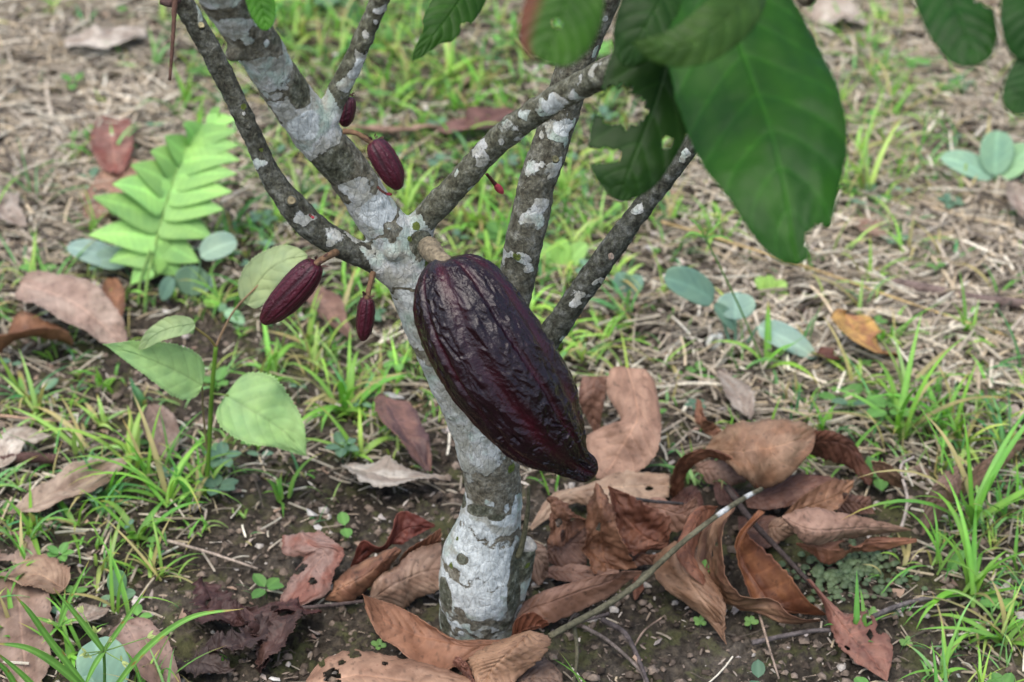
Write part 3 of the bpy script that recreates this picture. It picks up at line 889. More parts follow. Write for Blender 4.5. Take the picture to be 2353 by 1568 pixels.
# leaves drawn by their two margins: (frame, margin A, margin B, heights mm along A, heights along B, midrib or None, sink m, colour, options, label)
LB = (.25, .155, .105)
RAILS = [
 (c3,[(1010,345),(1130,230),(1300,198),(1490,205),(1592,250)],[(1010,352),(1130,430),(1240,525),(1305,562),(1440,500),(1560,370),(1592,262)],[26,52,62,58,44],[26,52,46,34,44,50,44],[(1010,350,28),(1180,360,64),(1310,352,68),(1460,315,62),(1592,256,44)],0,(.235,.135,.085),dict(col2=(.31,.205,.145),vn=7,wrinkle=.0007),"big glossy brown dry leaf arching over the top of the pile"),
 (c3,[(838,618),(826,560),(848,450),(920,368),(1040,352),(1150,398),(1235,480),(1298,558)],[(872,626),(890,560),(920,470),(975,415),(1050,398),(1130,430),(1200,492),(1285,560)],[4,20,42,58,62,58,52,40],[4,14,30,46,50,48,44,36],None,.004,(.20,.095,.058),dict(vn=12),"brown dry leaf rolled into an arch left of the glossy leaf"),
 (c3,[(1575,258),(1680,262),(1790,325),(1885,480)],[(1560,385),(1660,410),(1760,440),(1868,548)],[46,52,42,14],[20,22,20,8],None,.006,(.13,.062,.045),dict(vn=7),"dark brown dry leaf behind the right end of the glossy leaf"),
 (c3,[(1880,408),(1960,418),(2035,490),(2062,562)],[(1884,450),(1925,500),(1985,542),(2055,568)],[40,42,30,10],[30,22,16,8],None,.004,(.30,.20,.145),dict(vn=8),"tan pointed dry leaf leaning into the grass right of the pile"),
 (c3,[(1215,605),(1400,500),(1600,486),(1755,522)],[(1230,655),(1350,668),(1500,642),(1720,602)],[18,26,28,24],[16,16,16,18],None,.003,(.165,.092,.075),dict(vn=8),"dull brown dry leaf under the glossy leaf"),
 (c3,[(1415,702),(1520,600),(1650,520),(1792,512)],[(1425,722),(1560,682),(1700,662),(1775,560)],[24,36,40,36],[22,24,26,32],None,-.003,(.26,.15,.095),dict(vn=7,holes=[(.35,.86,.0028)]),"orange brown dry leaf with one hole near the pile's right end"),
 (c3,[(1412,702),(1540,662),(1700,678),(1880,708),(2088,772)],[(1412,712),(1480,802),(1565,848),(1740,812),(1900,796),(2088,776)],[34,44,46,40,14],[34,30,26,24,20,14],[(1412,706,36),(1560,772,40),(1740,768,38),(1900,764,32),(2088,774,14)],0,(.30,.20,.165),dict(vn=10,veincol=.72,col2=(.235,.15,.12)),"long pinkish ribbed dry leaf pointing right on the pile"),
 (c3,[(1485,843),(1600,850),(1720,828),(1810,862),(1900,815),(2116,818)],[(1485,850),(1560,900),(1650,955),(1760,892),(1900,884),(2116,836)],[18,20,22,18,20,14],[16,10,4,6,8,12],None,.003,(.235,.115,.075),dict(vn=9,rag=.06,holes=[(-.5,.46,.0042),(-.1,.52,.003)]),"brown torn dry leaf under the long pinkish ribbed leaf"),
 (c3,[(1288,668),(1178,800),(1172,900),(1205,1020),(1262,1142),(1430,1175),(1645,1216)],[(1322,680),(1226,772),(1262,832),(1362,922),(1455,1012),(1535,1132),(1645,1216)],[52,46,36,26,16,8,3],[52,56,48,40,32,20,3],None,-.015,(.20,.090,.045),dict(vn=7,wrinkle=.0008,col2=(.13,.052,.028)),"deep cupped orange brown dry leaf in the front right of the pile"),
 (c3,[(1096,682),(1000,780),(968,900),(968,1010),(1050,1104),(1200,1172),(1400,1252),(1612,1252)],[(1174,640),(1112,742),(1112,900),(1132,1022),(1192,1112),(1350,1142),(1480,1232),(1612,1240)],[40,22,12,8,6,5,4,3],[48,50,46,38,30,26,18,5],None,-.006,(.24,.15,.10),dict(vn=12,col2=(.15,.08,.055),holes=[(.5,.22,.0018),(.2,.26,.0018),(-.1,.32,.0016)]),"brown dry leaf curling round beside the twig with small holes"),
 (c3,[(850,830),(758,900),(734,985),(800,1082),(900,1152),(1010,1232),(1122,1374)],[(930,800),(985,930),(1075,1072),(1118,1180),(1105,1255),(1100,1300),(1122,1374)],[34,26,18,16,12,8,3],[40,34,28,24,16,10,3],[(885,830,42),(885,950,34),(935,1050,30),(1005,1150,24),(1070,1240,14),(1092,1290,9),(1122,1374,3)],0,(.265,.175,.125),dict(vn=8,wrinkle=.0008,col2=(.19,.11,.07)),"brown pointed dry leaf drooping below the twig"),
 (c3,[(1082,650),(980,656),(900,758),(860,890),(925,1002),(1065,1112)],[(1060,684),(1002,742),(962,842),(944,932),(1000,1000),(1072,1106)],[48,56,54,46,38,26],[44,44,42,38,34,25],None,.005,(.23,.105,.065),dict(vn=10),"narrow twisted russet dry leaf crossing under the twig"),
 (c3,[(502,542),(622,598),(735,660),(832,705),(838,790)],[(508,560),(520,700),(562,800),(640,892),(800,900)],[60,56,50,44,34],[58,40,30,20,14],None,-.008,(.135,.055,.036),dict(vn=7,wrinkle=.0028,rag=.05,col2=(.20,.095,.065)),"dark glossy crumpled dry leaf in the middle of the pile"),
 (c3,[(438,520),(400,650),(392,800),(378,900),(425,1012)],[(462,540),(532,640),(545,765),(600,880),(655,955)],[60,44,30,18,6],[58,52,44,30,12],[(448,535,62),(470,650,56),(455,790,34),(470,900,16),(540,985,7)],0,(.255,.135,.085),dict(vn=8,wrinkle=.0024,rag=.06,holes=[(-.1,.45,.0028)]),"upright folded orange brown dry leaf in the middle of the pile"),
 (c3,[(198,608),(252,618),(332,690),(402,722)],[(208,700),(188,835),(270,850),(392,748)],[52,56,48,34],[44,26,26,32],None,.006,(.25,.135,.09),dict(vn=6,wrinkle=.0022,rag=.08,holes=[(.2,.45,.0030),(.5,.62,.0026),(-.2,.7,.0022)]),"brown insect eaten dry leaf with black holes right of the trunk"),
 (c3,[(186,835),(285,760),(395,745)],[(184,925),(250,965),(390,955)],[24,30,32],[10,8,8],None,.003,(.20,.12,.095),dict(vn=6,wrinkle=.0016),"dull reddish brown dry leaf below the insect eaten leaf"),
 (c3,[(185,965),(300,945),(420,965),(560,985)],[(188,1018),(300,1048),(440,1030),(560,1000)],[8,10,10,8],[5,5,5,6],None,0,(.26,.165,.135),dict(vn=8),"flat pinkish brown dry leaf at the foot of the pile beside the stub"),
 (c3,[(90,870),(120,840),(175,870),(192,950)],[(88,920),(95,1000),(140,1062),(190,1020)],[22,28,28,20],[14,8,4,8],None,.004,(.24,.165,.13),dict(vn=5),"small rounded brown dry leaf touching the trunk stub"),
 (c3,[(2,1182),(130,1108),(330,1040),(520,1000),(678,990)],[(0,1330),(100,1272),(205,1262),(335,1202),(480,1132),(605,1052),(678,998)],[16,26,30,30,22],[6,8,8,8,10,14,20],None,.004,(.275,.165,.125),dict(vn=13,veincol=.80,wrinkle=.0008,col2=(.21,.115,.08)),"long ribbed orange brown dry leaf right of the trunk foot"),
 (c3,[(-5,1338),(25,1250),(110,1206),(188,1250)],[(10,1340),(62,1302),(122,1292),(182,1264)],[6,24,28,20],[4,10,12,14],None,-.005,(.21,.085,.052),dict(vn=6),"small rolled russet dry leaf against the trunk foot"),
 (c3,[(92,762),(200,598),(440,508),(600,468),(825,482)],[(105,775),(300,642),(425,652),(640,655),(822,596)],[5,14,18,18,14],[4,9,9,9,9],None,.003,(.40,.31,.245),dict(vn=10,rag=.04,holes=[(.15,.87,.0022)],col2=(.31,.22,.165)),"pale broad dry leaf lying below the pod tip"),
 (c3,[(505,-60),(498,60),(575,205),(490,235),(392,288),(400,400),(442,505)],[(700,-70),(745,0),(778,200),(765,345),(725,410),(650,480),(500,520)],[66,56,42,36,28,16,6],[66,58,46,34,26,16,5],[(600,-80,68),(640,60,58),(655,180,48),(610,270,38),(560,350,26),(520,430,16),(470,515,6)],0,(.345,.23,.18),dict(vn=8,rag=.02,wrinkle=.0010,col2=(.27,.17,.13)),"pinkish tan broad dry leaf standing upright right of the pod tip"),
 (c3,[(370,-30),(345,80),(385,180),(440,295)],[(505,-30),(492,60),(472,170),(452,295)],[56,44,26,8],[58,46,28,8],None,-.004,(.19,.11,.085),dict(vn=6),"brown dry leaf standing right behind the ripe pod"),
 (c3,[(965,88),(958,212),(1030,272),(1092,295)],[(988,98),(1012,198),(1062,222),(1108,268)],[44,30,20,16],[44,36,28,18],None,-.003,(.26,.14,.095),dict(vn=6),"narrow curled brown dry leaf behind the glossy leaf"),
 (c3,[(1540,1030),(1618,1142),(1668,1282),(1702,1372),(1800,1462),(1962,1566)],[(1562,1030),(1652,1130),(1742,1208),(1865,1222),(1985,1395),(1962,1566)],[24,18,10,7,6,4],[24,22,18,14,10,4],[(1550,1030,26),(1640,1148,22),(1712,1252,16),(1790,1345,11),(1890,1460,7),(1962,1566,4)],0,(.225,.115,.092),dict(vn=9,rag=.05,holes=[(-.75,.45,.0022),(.55,.52,.0026),(.78,.60,.0030),(-.6,.64,.002),(.5,.66,.0018),(.95,.70,.003)],col2=(.16,.075,.062)),"reddish dry leaf with ragged holes at the lower right"),
 (c3,[(955,425),(1050,410),(1150,430),(1230,500)],[(965,470),(1030,530),(1120,545),(1220,520)],[18,22,22,18],[8,8,8,10],None,.002,(.28,.195,.165),dict(vn=7),"pinkish dry leaf seen inside the brown arch"),
 (c3,[(1058,508),(1130,520),(1190,600)],[(1050,560),(1080,640),(1180,640)],[16,18,14],[8,6,8],None,.002,(.125,.068,.062),dict(vn=6),"purple brown dry leaf under the twig end inside the arch"),
 (c3,[(640,650),(760,600),(880,640),(965,600)],[(660,700),(760,760),(880,780),(975,660)],[24,28,34,44],[14,12,16,34],None,.004,(.27,.165,.13),dict(vn=7,rag=.05),"pinkish brown curled dry leaf between the dark crumpled leaf and the arch"),
 (c3,[(830,620),(900,560),(960,540)],[(850,720),(940,700),(1000,640)],[10,14,14],[6,6,8],None,.002,(.11,.055,.045),dict(vn=6),"dark brown dry leaf deep inside the brown arch"),
 (c3,[(1352,735),(1400,715),(1470,740)],[(1350,800),(1368,838),(1470,790)],[16,20,18],[8,5,8],None,.003,(.25,.175,.135),dict(vn=5),"tan dry leaf tip poking out left below the long pinkish leaf"),
 (c3,[(1180,700),(1300,690),(1420,720)],[(1190,850),(1290,880),(1400,850)],[8,10,10],[4,4,4],None,0,(.10,.055,.045),dict(vn=6),"very dark dry leaf at the bottom of the pile behind the cupped leaf"),
 (c3,[(640,1000),(660,985),(690,1010)],[(635,1090),(645,1140),(692,1080)],[12,14,12],[6,3,6],None,.002,(.20,.095,.065),dict(vn=4),"russet dry leaf tip hanging under the twig"),
 (c3,[(620,880),(720,900),(800,880)],[(640,960),(730,960),(820,960)],[10,14,14],[6,6,6],None,.002,(.18,.10,.075),dict(vn=5),"brown dry leaf under the twig in the middle of the pile"),
 (c3,[(1690,590),(1780,600),(1870,600)],[(1700,680),(1790,690),(1900,690)],[16,18,16],[8,8,8],None,.002,(.135,.075,.058),dict(vn=6),"dark brown dry leaf between the one-holed leaf and the grass"),
 (c3,[(2330,425),(2220,520),(2158,640),(2143,802)],[(2352,520),(2330,590),(2275,665),(2150,802)],[44,40,24,6],[36,30,20,6],None,.003,(.195,.135,.115),dict(vn=9),"grey brown pointed dry leaf leaning in the grass at right"),
 (c3,[(2352,520),(2440,430),(2560,350),(2720,270)],[(2330,600),(2440,540),(2560,440),(2720,300)],[36,36,30,20],[22,20,16,14],None,.002,(.285,.185,.155),dict(vn=9),"pinkish dry leaf at the right edge among grass"),
 # left of and in front of the trunk
 (c4,[(255,430),(272,572),(425,592),(318,722),(268,862),(208,1035)],[(540,366),(665,460),(738,560),(655,720),(592,880),(218,1040)],[24,20,22,14,8,4],[36,38,32,22,14,5],None,.004,(.175,.080,.065),dict(vn=7,rag=.04,wrinkle=.0016,col2=(.24,.165,.155),holes=[(-.60,.56,.0042),(.15,.72,.0030)]),"folded reddish and grey dry leaf with two holes left of the trunk"),
 (c4,[(600,905),(680,760),(860,640),(1110,520),(1185,530)],[(590,930),(750,942),(920,822),(1060,722),(1185,548)],[6,16,24,34,32],[4,6,10,18,30],[(590,910,6),(720,830,20),(890,740,28),(1060,620,34),(1185,540,32)],0,(.285,.16,.105),dict(vn=8,col2=(.18,.09,.06)),"orange brown pointed dry leaf left of the broad pinkish one"),
 (c4,[(790,655),(870,470),(1030,490),(1130,275),(1250,238),(1445,330)],[(790,680),(920,612),(1075,530),(1200,482),(1300,422),(1450,352)],[8,28,30,44,46,36],[6,10,18,26,30,34],None,-.004,(.115,.032,.026),dict(vn=9,wrinkle=.0018,col2=(.17,.055,.042)),"dark maroon dry leaf curled behind the trunk foot"),
 (c4,[(1172,610),(1240,515),(1380,438),(1500,365)],[(1220,638),(1300,562),(1420,492),(1500,470)],[16,36,42,44],[14,24,30,34],None,-.003,(.215,.10,.062),dict(vn=8),"narrow orange brown dry leaf above the broad pinkish one"),
 (c4,[(942,892),(1000,758),(1150,650),(1290,530),(1500,475)],[(1000,935),(1210,995),(1300,925),(1440,860),(1500,840)],[8,20,28,36,34],[6,4,8,12,16],[(965,912,8),(1110,815,26),(1230,755,28),(1340,710,28),(1500,680,26)],0,(.31,.225,.185),dict(vn=8,veincol=.80,col2=(.24,.16,.125)),"broad pinkish grey dry leaf left of the trunk foot"),
 (c4,[(2000,1238),(1600,1234),(1450,1150),(1300,1052),(1150,972),(1000,922),(884,878)],[(2000,1285),(1720,1392),(1500,1478),(1300,1425),(1135,1290),(1005,1212),(902,985)],[12,16,22,26,32,40,52],[8,6,6,8,14,22,40],[(2000,1262,10),(1700,1290,12),(1500,1242,12),(1330,1205,14),(1170,1150,20),(1030,1060,30),(890,900,50)],0,(.285,.155,.105),dict(vn=11,wrinkle=.0006,veincol=1.2,col2=(.235,.12,.078)),"long russet dry leaf curving in front of the trunk foot"),
 (c4,[(2200,1163),(2000,1222),(1850,1292),(1718,1390),(1735,1480),(1800,1640)],[(2218,1172),(2325,1208),(2352,1272),(2270,1402),(2110,1532),(1990,1680)],[30,30,26,18,12,6],[30,30,28,22,14,6],[(2205,1168,32),(2130,1250,36),(2010,1355,32),(1920,1440,24),(1860,1530,16),(1860,1680,7)],0,(.33,.215,.15),dict(vn=11,wrinkle=.0005,veincol=1.3,vdep=.0016,col2=(.28,.175,.12)),"light brown dry leaf with clear ribs at the bottom centre"),
 (c4,[(1610,1370),(1680,1385),(1730,1450),(1800,1600)],[(1595,1430),(1610,1500),(1690,1560),(1780,1650)],[16,20,16,6],[10,8,8,5],None,.004,(.20,.10,.078),dict(vn=5,wrinkle=.003,rag=.08),"small crumpled reddish dry leaf between the two front leaves"),
 (c4,[(438,1560),(560,1420),(790,1318),(1000,1330),(1250,1392),(1500,1462),(1800,1560)],[(450,1650),(600,1740),(800,1780),(1000,1780),(1250,1770),(1500,1740),(1800,1660)],[5,10,12,12,10,8,6],[3,4,4,4,4,4,4],None,.003,(.31,.205,.155),dict(vn=10,rag=.03,wrinkle=.0010,col2=(.25,.155,.115),holes=[(-.15,.22,.0058),(-.82,.36,.0042),(-.5,.28,.0018),(-.45,.54,.0016),(-.62,.17,.0022),(.15,.25,.003)]),"pale brown dry leaf full of holes at the bottom edge"),
 (c4,[(2100,1540),(2200,1400),(2330,1370),(2450,1500)],[(2080,1640),(2200,1700),(2350,1700),(2460,1620)],[6,10,10,6],[4,4,4,4],None,.002,(.16,.115,.095),dict(vn=6),"dull greyish brown dry leaf behind the ribbed front leaf"),
]
for i, (fr, A, B, hA, hB, M, sk, col, opt, label) in enumerate(RAILS):
    def row(z, h):
        px, py = fr(z); p = G(px, py, h / 1000.0)
        return G(px, py, h / 1000.0 + g1(p[0], p[1]) + .003)
    A3 = np.array([row(z, h) for z, h in zip(A, hA)]); B3 = np.array([row(z, h) for z, h in zip(B, hB)])
    M3 = np.array([row(z[:2], z[2]) for z in M]) if M else None
    org = A3[0].copy()
    V, Q, C = rail_mesh(A3 - org, B3 - org, None if M3 is None else M3 - org, sk, np.array(col) * np.array([1.22, 1.10, .98]), None, seed=200 + i, **{k: v for k, v in opt.items() if k != 'col2'}) if 'col2' not in opt else \
              rail_mesh(A3 - org, B3 - org, None if M3 is None else M3 - org, sk, np.array(col) * np.array([1.26, 1.13, 1.0]), np.array(opt['col2']) * np.array([1.2, 1.08, .96]), seed=200 + i, **{k: v for k, v in opt.items() if k != 'col2'})
    o = mk("dry_leaf", V, Q, MLEAF, None, C, thick=.0004)
    o.location = org
    tag(o, label, "dry leaf", GL)

# ------------------------------------------------------------------ twigs
TW = "fallen twigs and dry stems"
def twig(pts, rpx, col, label, cat="twig", kids=(), name="fallen_twig", mat=None, spots=(), r2=None):
    pts = [tuple(q) for q in pts]
    P3 = []
    for (px, py, h) in pts:
        p = G(px, py, h / 1000.0); p = G(px, py, h / 1000.0 + g1(p[0], p[1]) + .002)
        d = (p - CAM) @ FW
        P3.append([*p, rpx / F * d])
    P3 = np.array(P3)
    P3[:, 3] *= np.linspace(1.1, r2 or .75, len(P3))
    org = P3[0, :3].copy(); P3[:, :3] -= org
    V, Q, T = tube(P3, 60, 12, True, bump=rpx / F * .30, seed=rpx + pts[0][0])
    c = np.tile(np.array(col, float), (len(V), 1))
    c *= (1 + .5 * fbm((V + org) * 90, 3))[:, None]
    for (sx, sy, sr) in spots:
        px, py, d = proj(V + org)
        near = np.hypot(px - sx, py - sy) < sr
        c[near] = (.62, .62, .58)
    if kids:
        root = empty(name, org)
        mk("stem", V, Q, mat or MTWIG, root, c, T=T)
        for kp, kr in kids:
            K = []
            for (px, py, h) in kp:
                p = G(px, py, h / 1000.0); p = G(px, py, h / 1000.0 + g1(p[0], p[1]) + .002)
                K.append([*(p - org), kr / F * ((p - CAM) @ FW)])
            K = np.array(K); K[:, 3] *= np.linspace(1, .6, len(K))
            v, q, t = tube(K, 30, 8, True, bump=kr / F * .3, seed=kp[0][0])
            mk("side_shoot", v, q, mat or MTWIG, root, np.array(col) * .9, T=t)
        o = root
    else:
        o = mk(name, V, Q, mat or MTWIG, None, c, T=T)
        o.location = org
    tag(o, label, cat, TW)

twig([(1262,1463,26),(1383,1397,36),(1462,1344,44),(1528,1283,56),(1590,1229,66),(1660,1177,66),(1717,1141,58),(1750,1124,50)],7.2,(.125,.115,.072),
     "long grey olive twig lying across the leaf pile, with white flecks", kids=[([(1318,1432,28),(1326,1500,10),(1318,1580,4)],5.5),([(1462,1344,44),(1480,1318,40),(1515,1300,30)],4)],
     spots=[(1662,1174,15),(1722,1138,11)])
twig([(1385,1425,14),(1435,1455,16),(1465,1510,8),(1492,1580,6)],6,(.11,.09,.085),"bent dark grey twig on the soil below the leaf pile",kids=[([(1400,1410,14),(1350,1425,10),(1300,1440,6)],4)])
twig([(1340,1440,6),(1400,1475,6),(1470,1540,5),(1485,1580,5)],4.5,(.17,.14,.12),"thin brown twig running beside the bent dark grey twig")
twig([(1728,1478,4),(1800,1462,5),(1870,1450,8),(1935,1448,6)],6,(.10,.085,.08),"short grey twig left of the reddish leaf with holes")
twig([(2005,1418,6),(2055,1396,8),(2120,1378,8),(2200,1370,6)],6,(.12,.105,.10),"short grey twig right of the reddish leaf with holes")
twig([(1670,1120,30),(1730,1200,26),(1800,1275,16),(1870,1350,12)],7,(.055,.042,.038),"dark twig running through the right part of the leaf pile")
twig([(-20,1060,8),(60,1052,10),(132,1056,8)],12,(.085,.048,.04),"thick dark brown stick at the left edge", r2=1.0)
twig([(385,1243,5),(480,1270,10),(592,1307,4)],3.5,(.36,.29,.23),"pale thin stem lying on dark soil left of the trunk",name="fallen_straw")
twig([(2035,648,10),(2150,668,10),(2260,690,12),(2380,700,10)],12,(.15,.11,.095),"grey brown stick under the straw at the right edge", r2=1.0)
twig([(1400,1135,50),(1480,1150,50),(1570,1158,40)],4.5,(.075,.065,.06),"short dark twig sticking out of the middle of the leaf pile")
twig([(620,1402,10),(720,1395,12),(835,1382,10)],5,(.08,.06,.055),"dark twig linking the dark leaf heap to the trunk foot")
twig([(2070,1220,8),(2085,1150,18),(2070,1075,30),(2100,1050,30)],4,(.36,.31,.27),"pale crooked root strand right of the leaf pile",name="fallen_straw")
twig([(1520,510,20),(1640,545,24),(1850,612,20),(2100,700,14),(2370,790,8)],2.6,(.50,.36,.16),"long straight yellow grass stalk lying across the straw at right",name="fallen_straw",mat=MSTRAW)
twig([(830,500,10),(900,380,18),(1010,300,14)],3.0,(.48,.38,.25),"pale stalk in the blurred grass behind the fork",name="fallen_straw",mat=MSTRAW)
twig([(0,955,10),(90,965,10),(175,970,6)],3.0,(.40,.26,.18),"thin reddish stem near the left edge above the thick stick",name="fallen_straw",mat=MSTRAW)
twig([(1740,1395,4),(1765,1480,6),(1790,1560,4)],3.0,(.33,.25,.19),"thin tan stem on bare soil at the bottom right",name="fallen_straw")
twig([(1455,1490,3),(1480,1450,4),(1520,1420,3)],2.4,(.28,.20,.15),"fine tan stem beside the bent dark twig",name="fallen_straw")

# ------------------------------------------------------------------ weeds
def PX(p, Y=None):
    return W(p[0], p[1], Y)

def weed(name, label, root_px, leaves, stems=(), col=(.2, .34, .18), mat=None, cat="weed", group=None, stemcol=None, stem_r=.0011, serr=0.0, nv=17, cup=.25, a=.5, b=.6, veins=5):
    """leaves: (bx,by,tx,ty,width px, height offset in depth base, tip)"""
    g = G(*root_px); g = np.array([g[0], g[1], g1(g[0], g[1])])
    root = empty(name, g)
    mat = mat or MWEED
    for st in stems:
        pts = []
        for k, (px, py, dy) in enumerate(st):
            p = W(px, py, g[1] + dy)
            pts.append([*(p - g), stem_r * (1 - .35 * k / max(1, len(st) - 1))])
        v, q, t = tube(pts, 24, 8)
        mk("stem", v, q, MWEED if mat is MWEED else mat, root, np.array(stemcol if stemcol is not None else np.array(col) * .85), T=t)
    for L in leaves:
        bx, by, tx, ty, wpx, d0, d1 = L[:7]
        c = np.asarray(L[7] if len(L) > 7 else col) * .80
        o = L[8] if len(L) > 8 else {}
        p0 = W(bx, by, g[1] + d0) - g; p1 = W(tx, ty, g[1] + d1) - g
        bag = Bag()
        depth = (g - CAM) @ FW
        kw = dict(a=a, b=b, cup=cup, nv=nv, nu=13, veins=veins, serr=serr, droop=.06)
        kw.update(o)
        oval_leaf(bag, p0, p1, wpx / F * depth, up=(0, -.55, .8), col=c, **kw)
        bag.build("leaf", mat, root, thick=.0003)
    tag(root, label, cat, group)
    return root

FG = (.30, .55, .16)
fern = G(328, 705); fz = fern[1]
def build_fern():
    g = np.array([fern[0], fern[1], g1(fern[0], fern[1])])
    root = empty("fern", g)
    ra = [(332,705,0.0),(338,650,.01),(350,590,.03),(362,540,.05),(385,455,.08),(412,380,.11),(440,325,.13),(500,268,.16)]
    pts = [[*(W(x, y, g[1] + dy) - g), r_] for (x, y, dy), r_ in zip(ra, [.0016,.0015,.0014,.0012,.0011,.0009,.0007,.0004])]
    v, q, t = tube(pts, 50, 8)
    mk("frond_stalk", v, q, MWEED, root, (.24, .40, .10), T=t)
    v, q, t = tube([[*(W(318,700,g[1]) - g), .0014], [*(W(322,650,g[1]+.01) - g), .0012], [*(W(345,575,g[1]+.03)-g), .001]], 20, 8)
    mk("frond_stalk", v, q, MWEED, root, (.20, .34, .09), T=t)
    rp = [W(x, y, g[1] + dy) - g for x, y, dy in ra]
    sp = spline([[*p] for p in rp], 200)
    pxy = np.array([proj(s + g)[:2] for s in sp])
    pin = [(362,545,203,541,58),(370,497,212,452,60),(382,462,258,424,58),(398,425,300,380,54),(412,385,345,348,50),(425,352,378,312,44),(450,318,420,286,36),
           (360,548,458,603,56),(370,505,490,547,56),(380,470,514,482,54),(392,440,534,441,52),(402,408,545,400,50),(415,376,552,369,48),(428,346,550,334,46),(448,320,545,302,42),(472,292,542,274,36),
           (352,575,414,634,50),(346,590,342,645,44),(348,580,250,602,50),(490,275,505,248,26),(342,610,300,655,36)]
    bag_all = []
    for k, (bx, by, tx, ty, w_) in enumerate(pin):
        i = np.argmin(np.hypot(pxy[:, 0] - bx, pxy[:, 1] - by))
        p0 = sp[i]
        Yb = p0[1] + g[1]
        drop = .010 if k < 16 else .0
        p1 = W(tx, ty, Yb - .006 - drop * .3) - g
        L_ = np.linalg.norm(p1 - p0)
        bag = Bag()
        nv = 55
        oval_leaf(bag, p0, p1, w_ * 1.95 / F * 1.98, up=(0, -.5, .85), col=np.array(FG) * random.Random(k).uniform(.78, 1.12), a=.16, b=.92, cup=random.Random(k).uniform(-.1, .12), nv=nv, nu=9, veins=9, droop=random.Random(k + 50).uniform(-.02, .09), serr=.10)
        bag.build("leaflet", MWEED, root, thick=.0002)
    tag(root, "bright lime green fern frond with toothed leaflets at left", "fern")
build_fern()

def build_seedling():
    g = G(474, 1145); g = np.array([g[0], g[1], g1(g[0], g[1])])
    root = empty("heart_leaved_seedling", g)
    Y = g[1]
    def tb(name, pts, r0, r1, col):
        P_ = [[*(W(x, y, Y + d) - g), r0 + (r1 - r0) * k / (len(pts) - 1)] for k, (x, y, d) in enumerate(pts)]
        v, q, t = tube(P_, 30, 10)
        mk(name, v, q, MWEED, root, col, T=t)
    tb("stem", [(474,1145,0),(480,1030,0),(487,900,0),(496,797,0)], .0021, .0017, (.16,.30,.04))
    tb("leaf_stalk", [(496,797,0),(478,775,-.004),(440,748,-.008)], .0010, .0008, (.30,.24,.08))
    tb("leaf_stalk", [(496,797,0),(515,755,.005),(545,705,.01),(610,640,.015)], .0010, .0007, (.30,.20,.12))
    tb("leaf_stalk", [(487,905,0),(500,906,-.003),(525,909,-.006)], .0009, .0008, (.22,.30,.08))
    tb("leaf_stalk", [(478,1050,0),(468,960,-.004),(464,886,-.01)], .0009, .0008, (.24,.20,.10))
    def lf(pts, wpx, col, seed, a=.42, b=.62, roll=0, cup=.25, wave=.03, halves=None, col2=None):
        P3 = np.array([W(x, y, Y + d) - g for x, y, d in pts])
        V, Q, C = leaf_mesh(P3, wpx / F * 1.93, a=a, b=b, cup=cup, roll=roll, wave=wave, wrinkle=.0007, col=col, col2=col2 or tuple(np.array(col) * .88),
                            torn=.02, serr=.09, blem=.08, seed=seed, nv=90, nu=41, vn=6, upv=(0, -.6, .8), veincol=.80, vdep=.0008, halves=halves)
        # toothed margin
        mk("leaf", V, Q, MWEED, root, C, thick=.0003)
    G1 = (.34,.54,.21)
    lf([(464,886,-.010),(400,850,-.016),(325,818,-.020),(236,792,-.024)],116,G1,301,a=.40,b=1.10)
    lf([(518,908,-.006),(590,950,-.018),(650,990,-.022),(704,1048,-.03)],172,G1,302,a=.34,b=.98,halves=(1.05,.9))
    lf([(448,745,-.010),(400,752,-.016),(360,768,-.018),(318,803,-.02)],52,(.32,.43,.20),303,a=.4,b=.7)
    lf([(566,700,.010),(600,640,.014),(650,600,.016),(706,588,.02)],92,(.34,.43,.22),304,a=.35,b=.6)
    tag(root, "seedling with a thin stem and four pale green heart-shaped leaves", "seedling")
build_seedling()

BG = (.22, .38, .28)
WG = "broad-leaved weeds"
weed("grey_green_weed", "weed with round blue green leaves on the straw right of the slanting branch", (1690,815),
     [(1640,690,1525,640,80,.01,.0,BG,dict(a=.4,b=.4)),(1690,735,1692,672,88,0,.012,(0.42,0.61,0.51),dict(a=.5,b=.5)),(1740,752,1878,826,62,-.004,-.02,(0.41,0.58,0.49),dict(a=.45,b=.7)),(1640,700,1690,760,34,0,0,BG)],
     stems=[[(1690,815,0),(1690,735,0)],[(1685,815,0),(1650,700,.006)],[(1700,815,0),(1740,752,-.004)]], col=BG, group=WG, stem_r=.0018)
weed("grey_green_weed", "weed with long oval mint green leaves at the right edge", (2290,440),
     [(2280,410,2160,362,62,0,.01,(0.36,0.58,0.41)),(2285,405,2292,300,78,0,.02,(0.34,0.57,0.38),dict(a=.5,b=.5)),(2290,410,2375,340,70,0,.015,(0.35,0.59,0.32)),(2290,420,2370,440,50,0,-.01,BG)],
     stems=[[(2290,450,0),(2285,405,0)]], group=WG, stem_r=.0022)
weed("grey_green_weed", "weed with grey blue leaf half hidden under the fern", (300,640),
     [(280,610,152,568,60,0,.01,(0.35,0.51,0.45)),(300,600,215,600,60,0,.0,(0.30,0.46,0.35))], stems=[[(300,640,0),(285,608,0)]], group=WG)
weed("grey_green_weed", "weed with cupped grey green leaves between the fern and the left young pod", (440,700),
     [(440,680,445,610,78,0,.01,(0.19,0.32,0.20),dict(a=.5,b=.5)),(450,670,492,640,40,0,.008,(0.34,0.51,0.38)),(460,590,545,555,66,0,.01,(0.32,0.47,0.36),dict(a=.5,b=.5)),(400,640,372,690,40,0,0,BG)],
     stems=[[(440,720,0),(440,680,0)],[(448,700,0),(462,590,.006)]], group=WG)
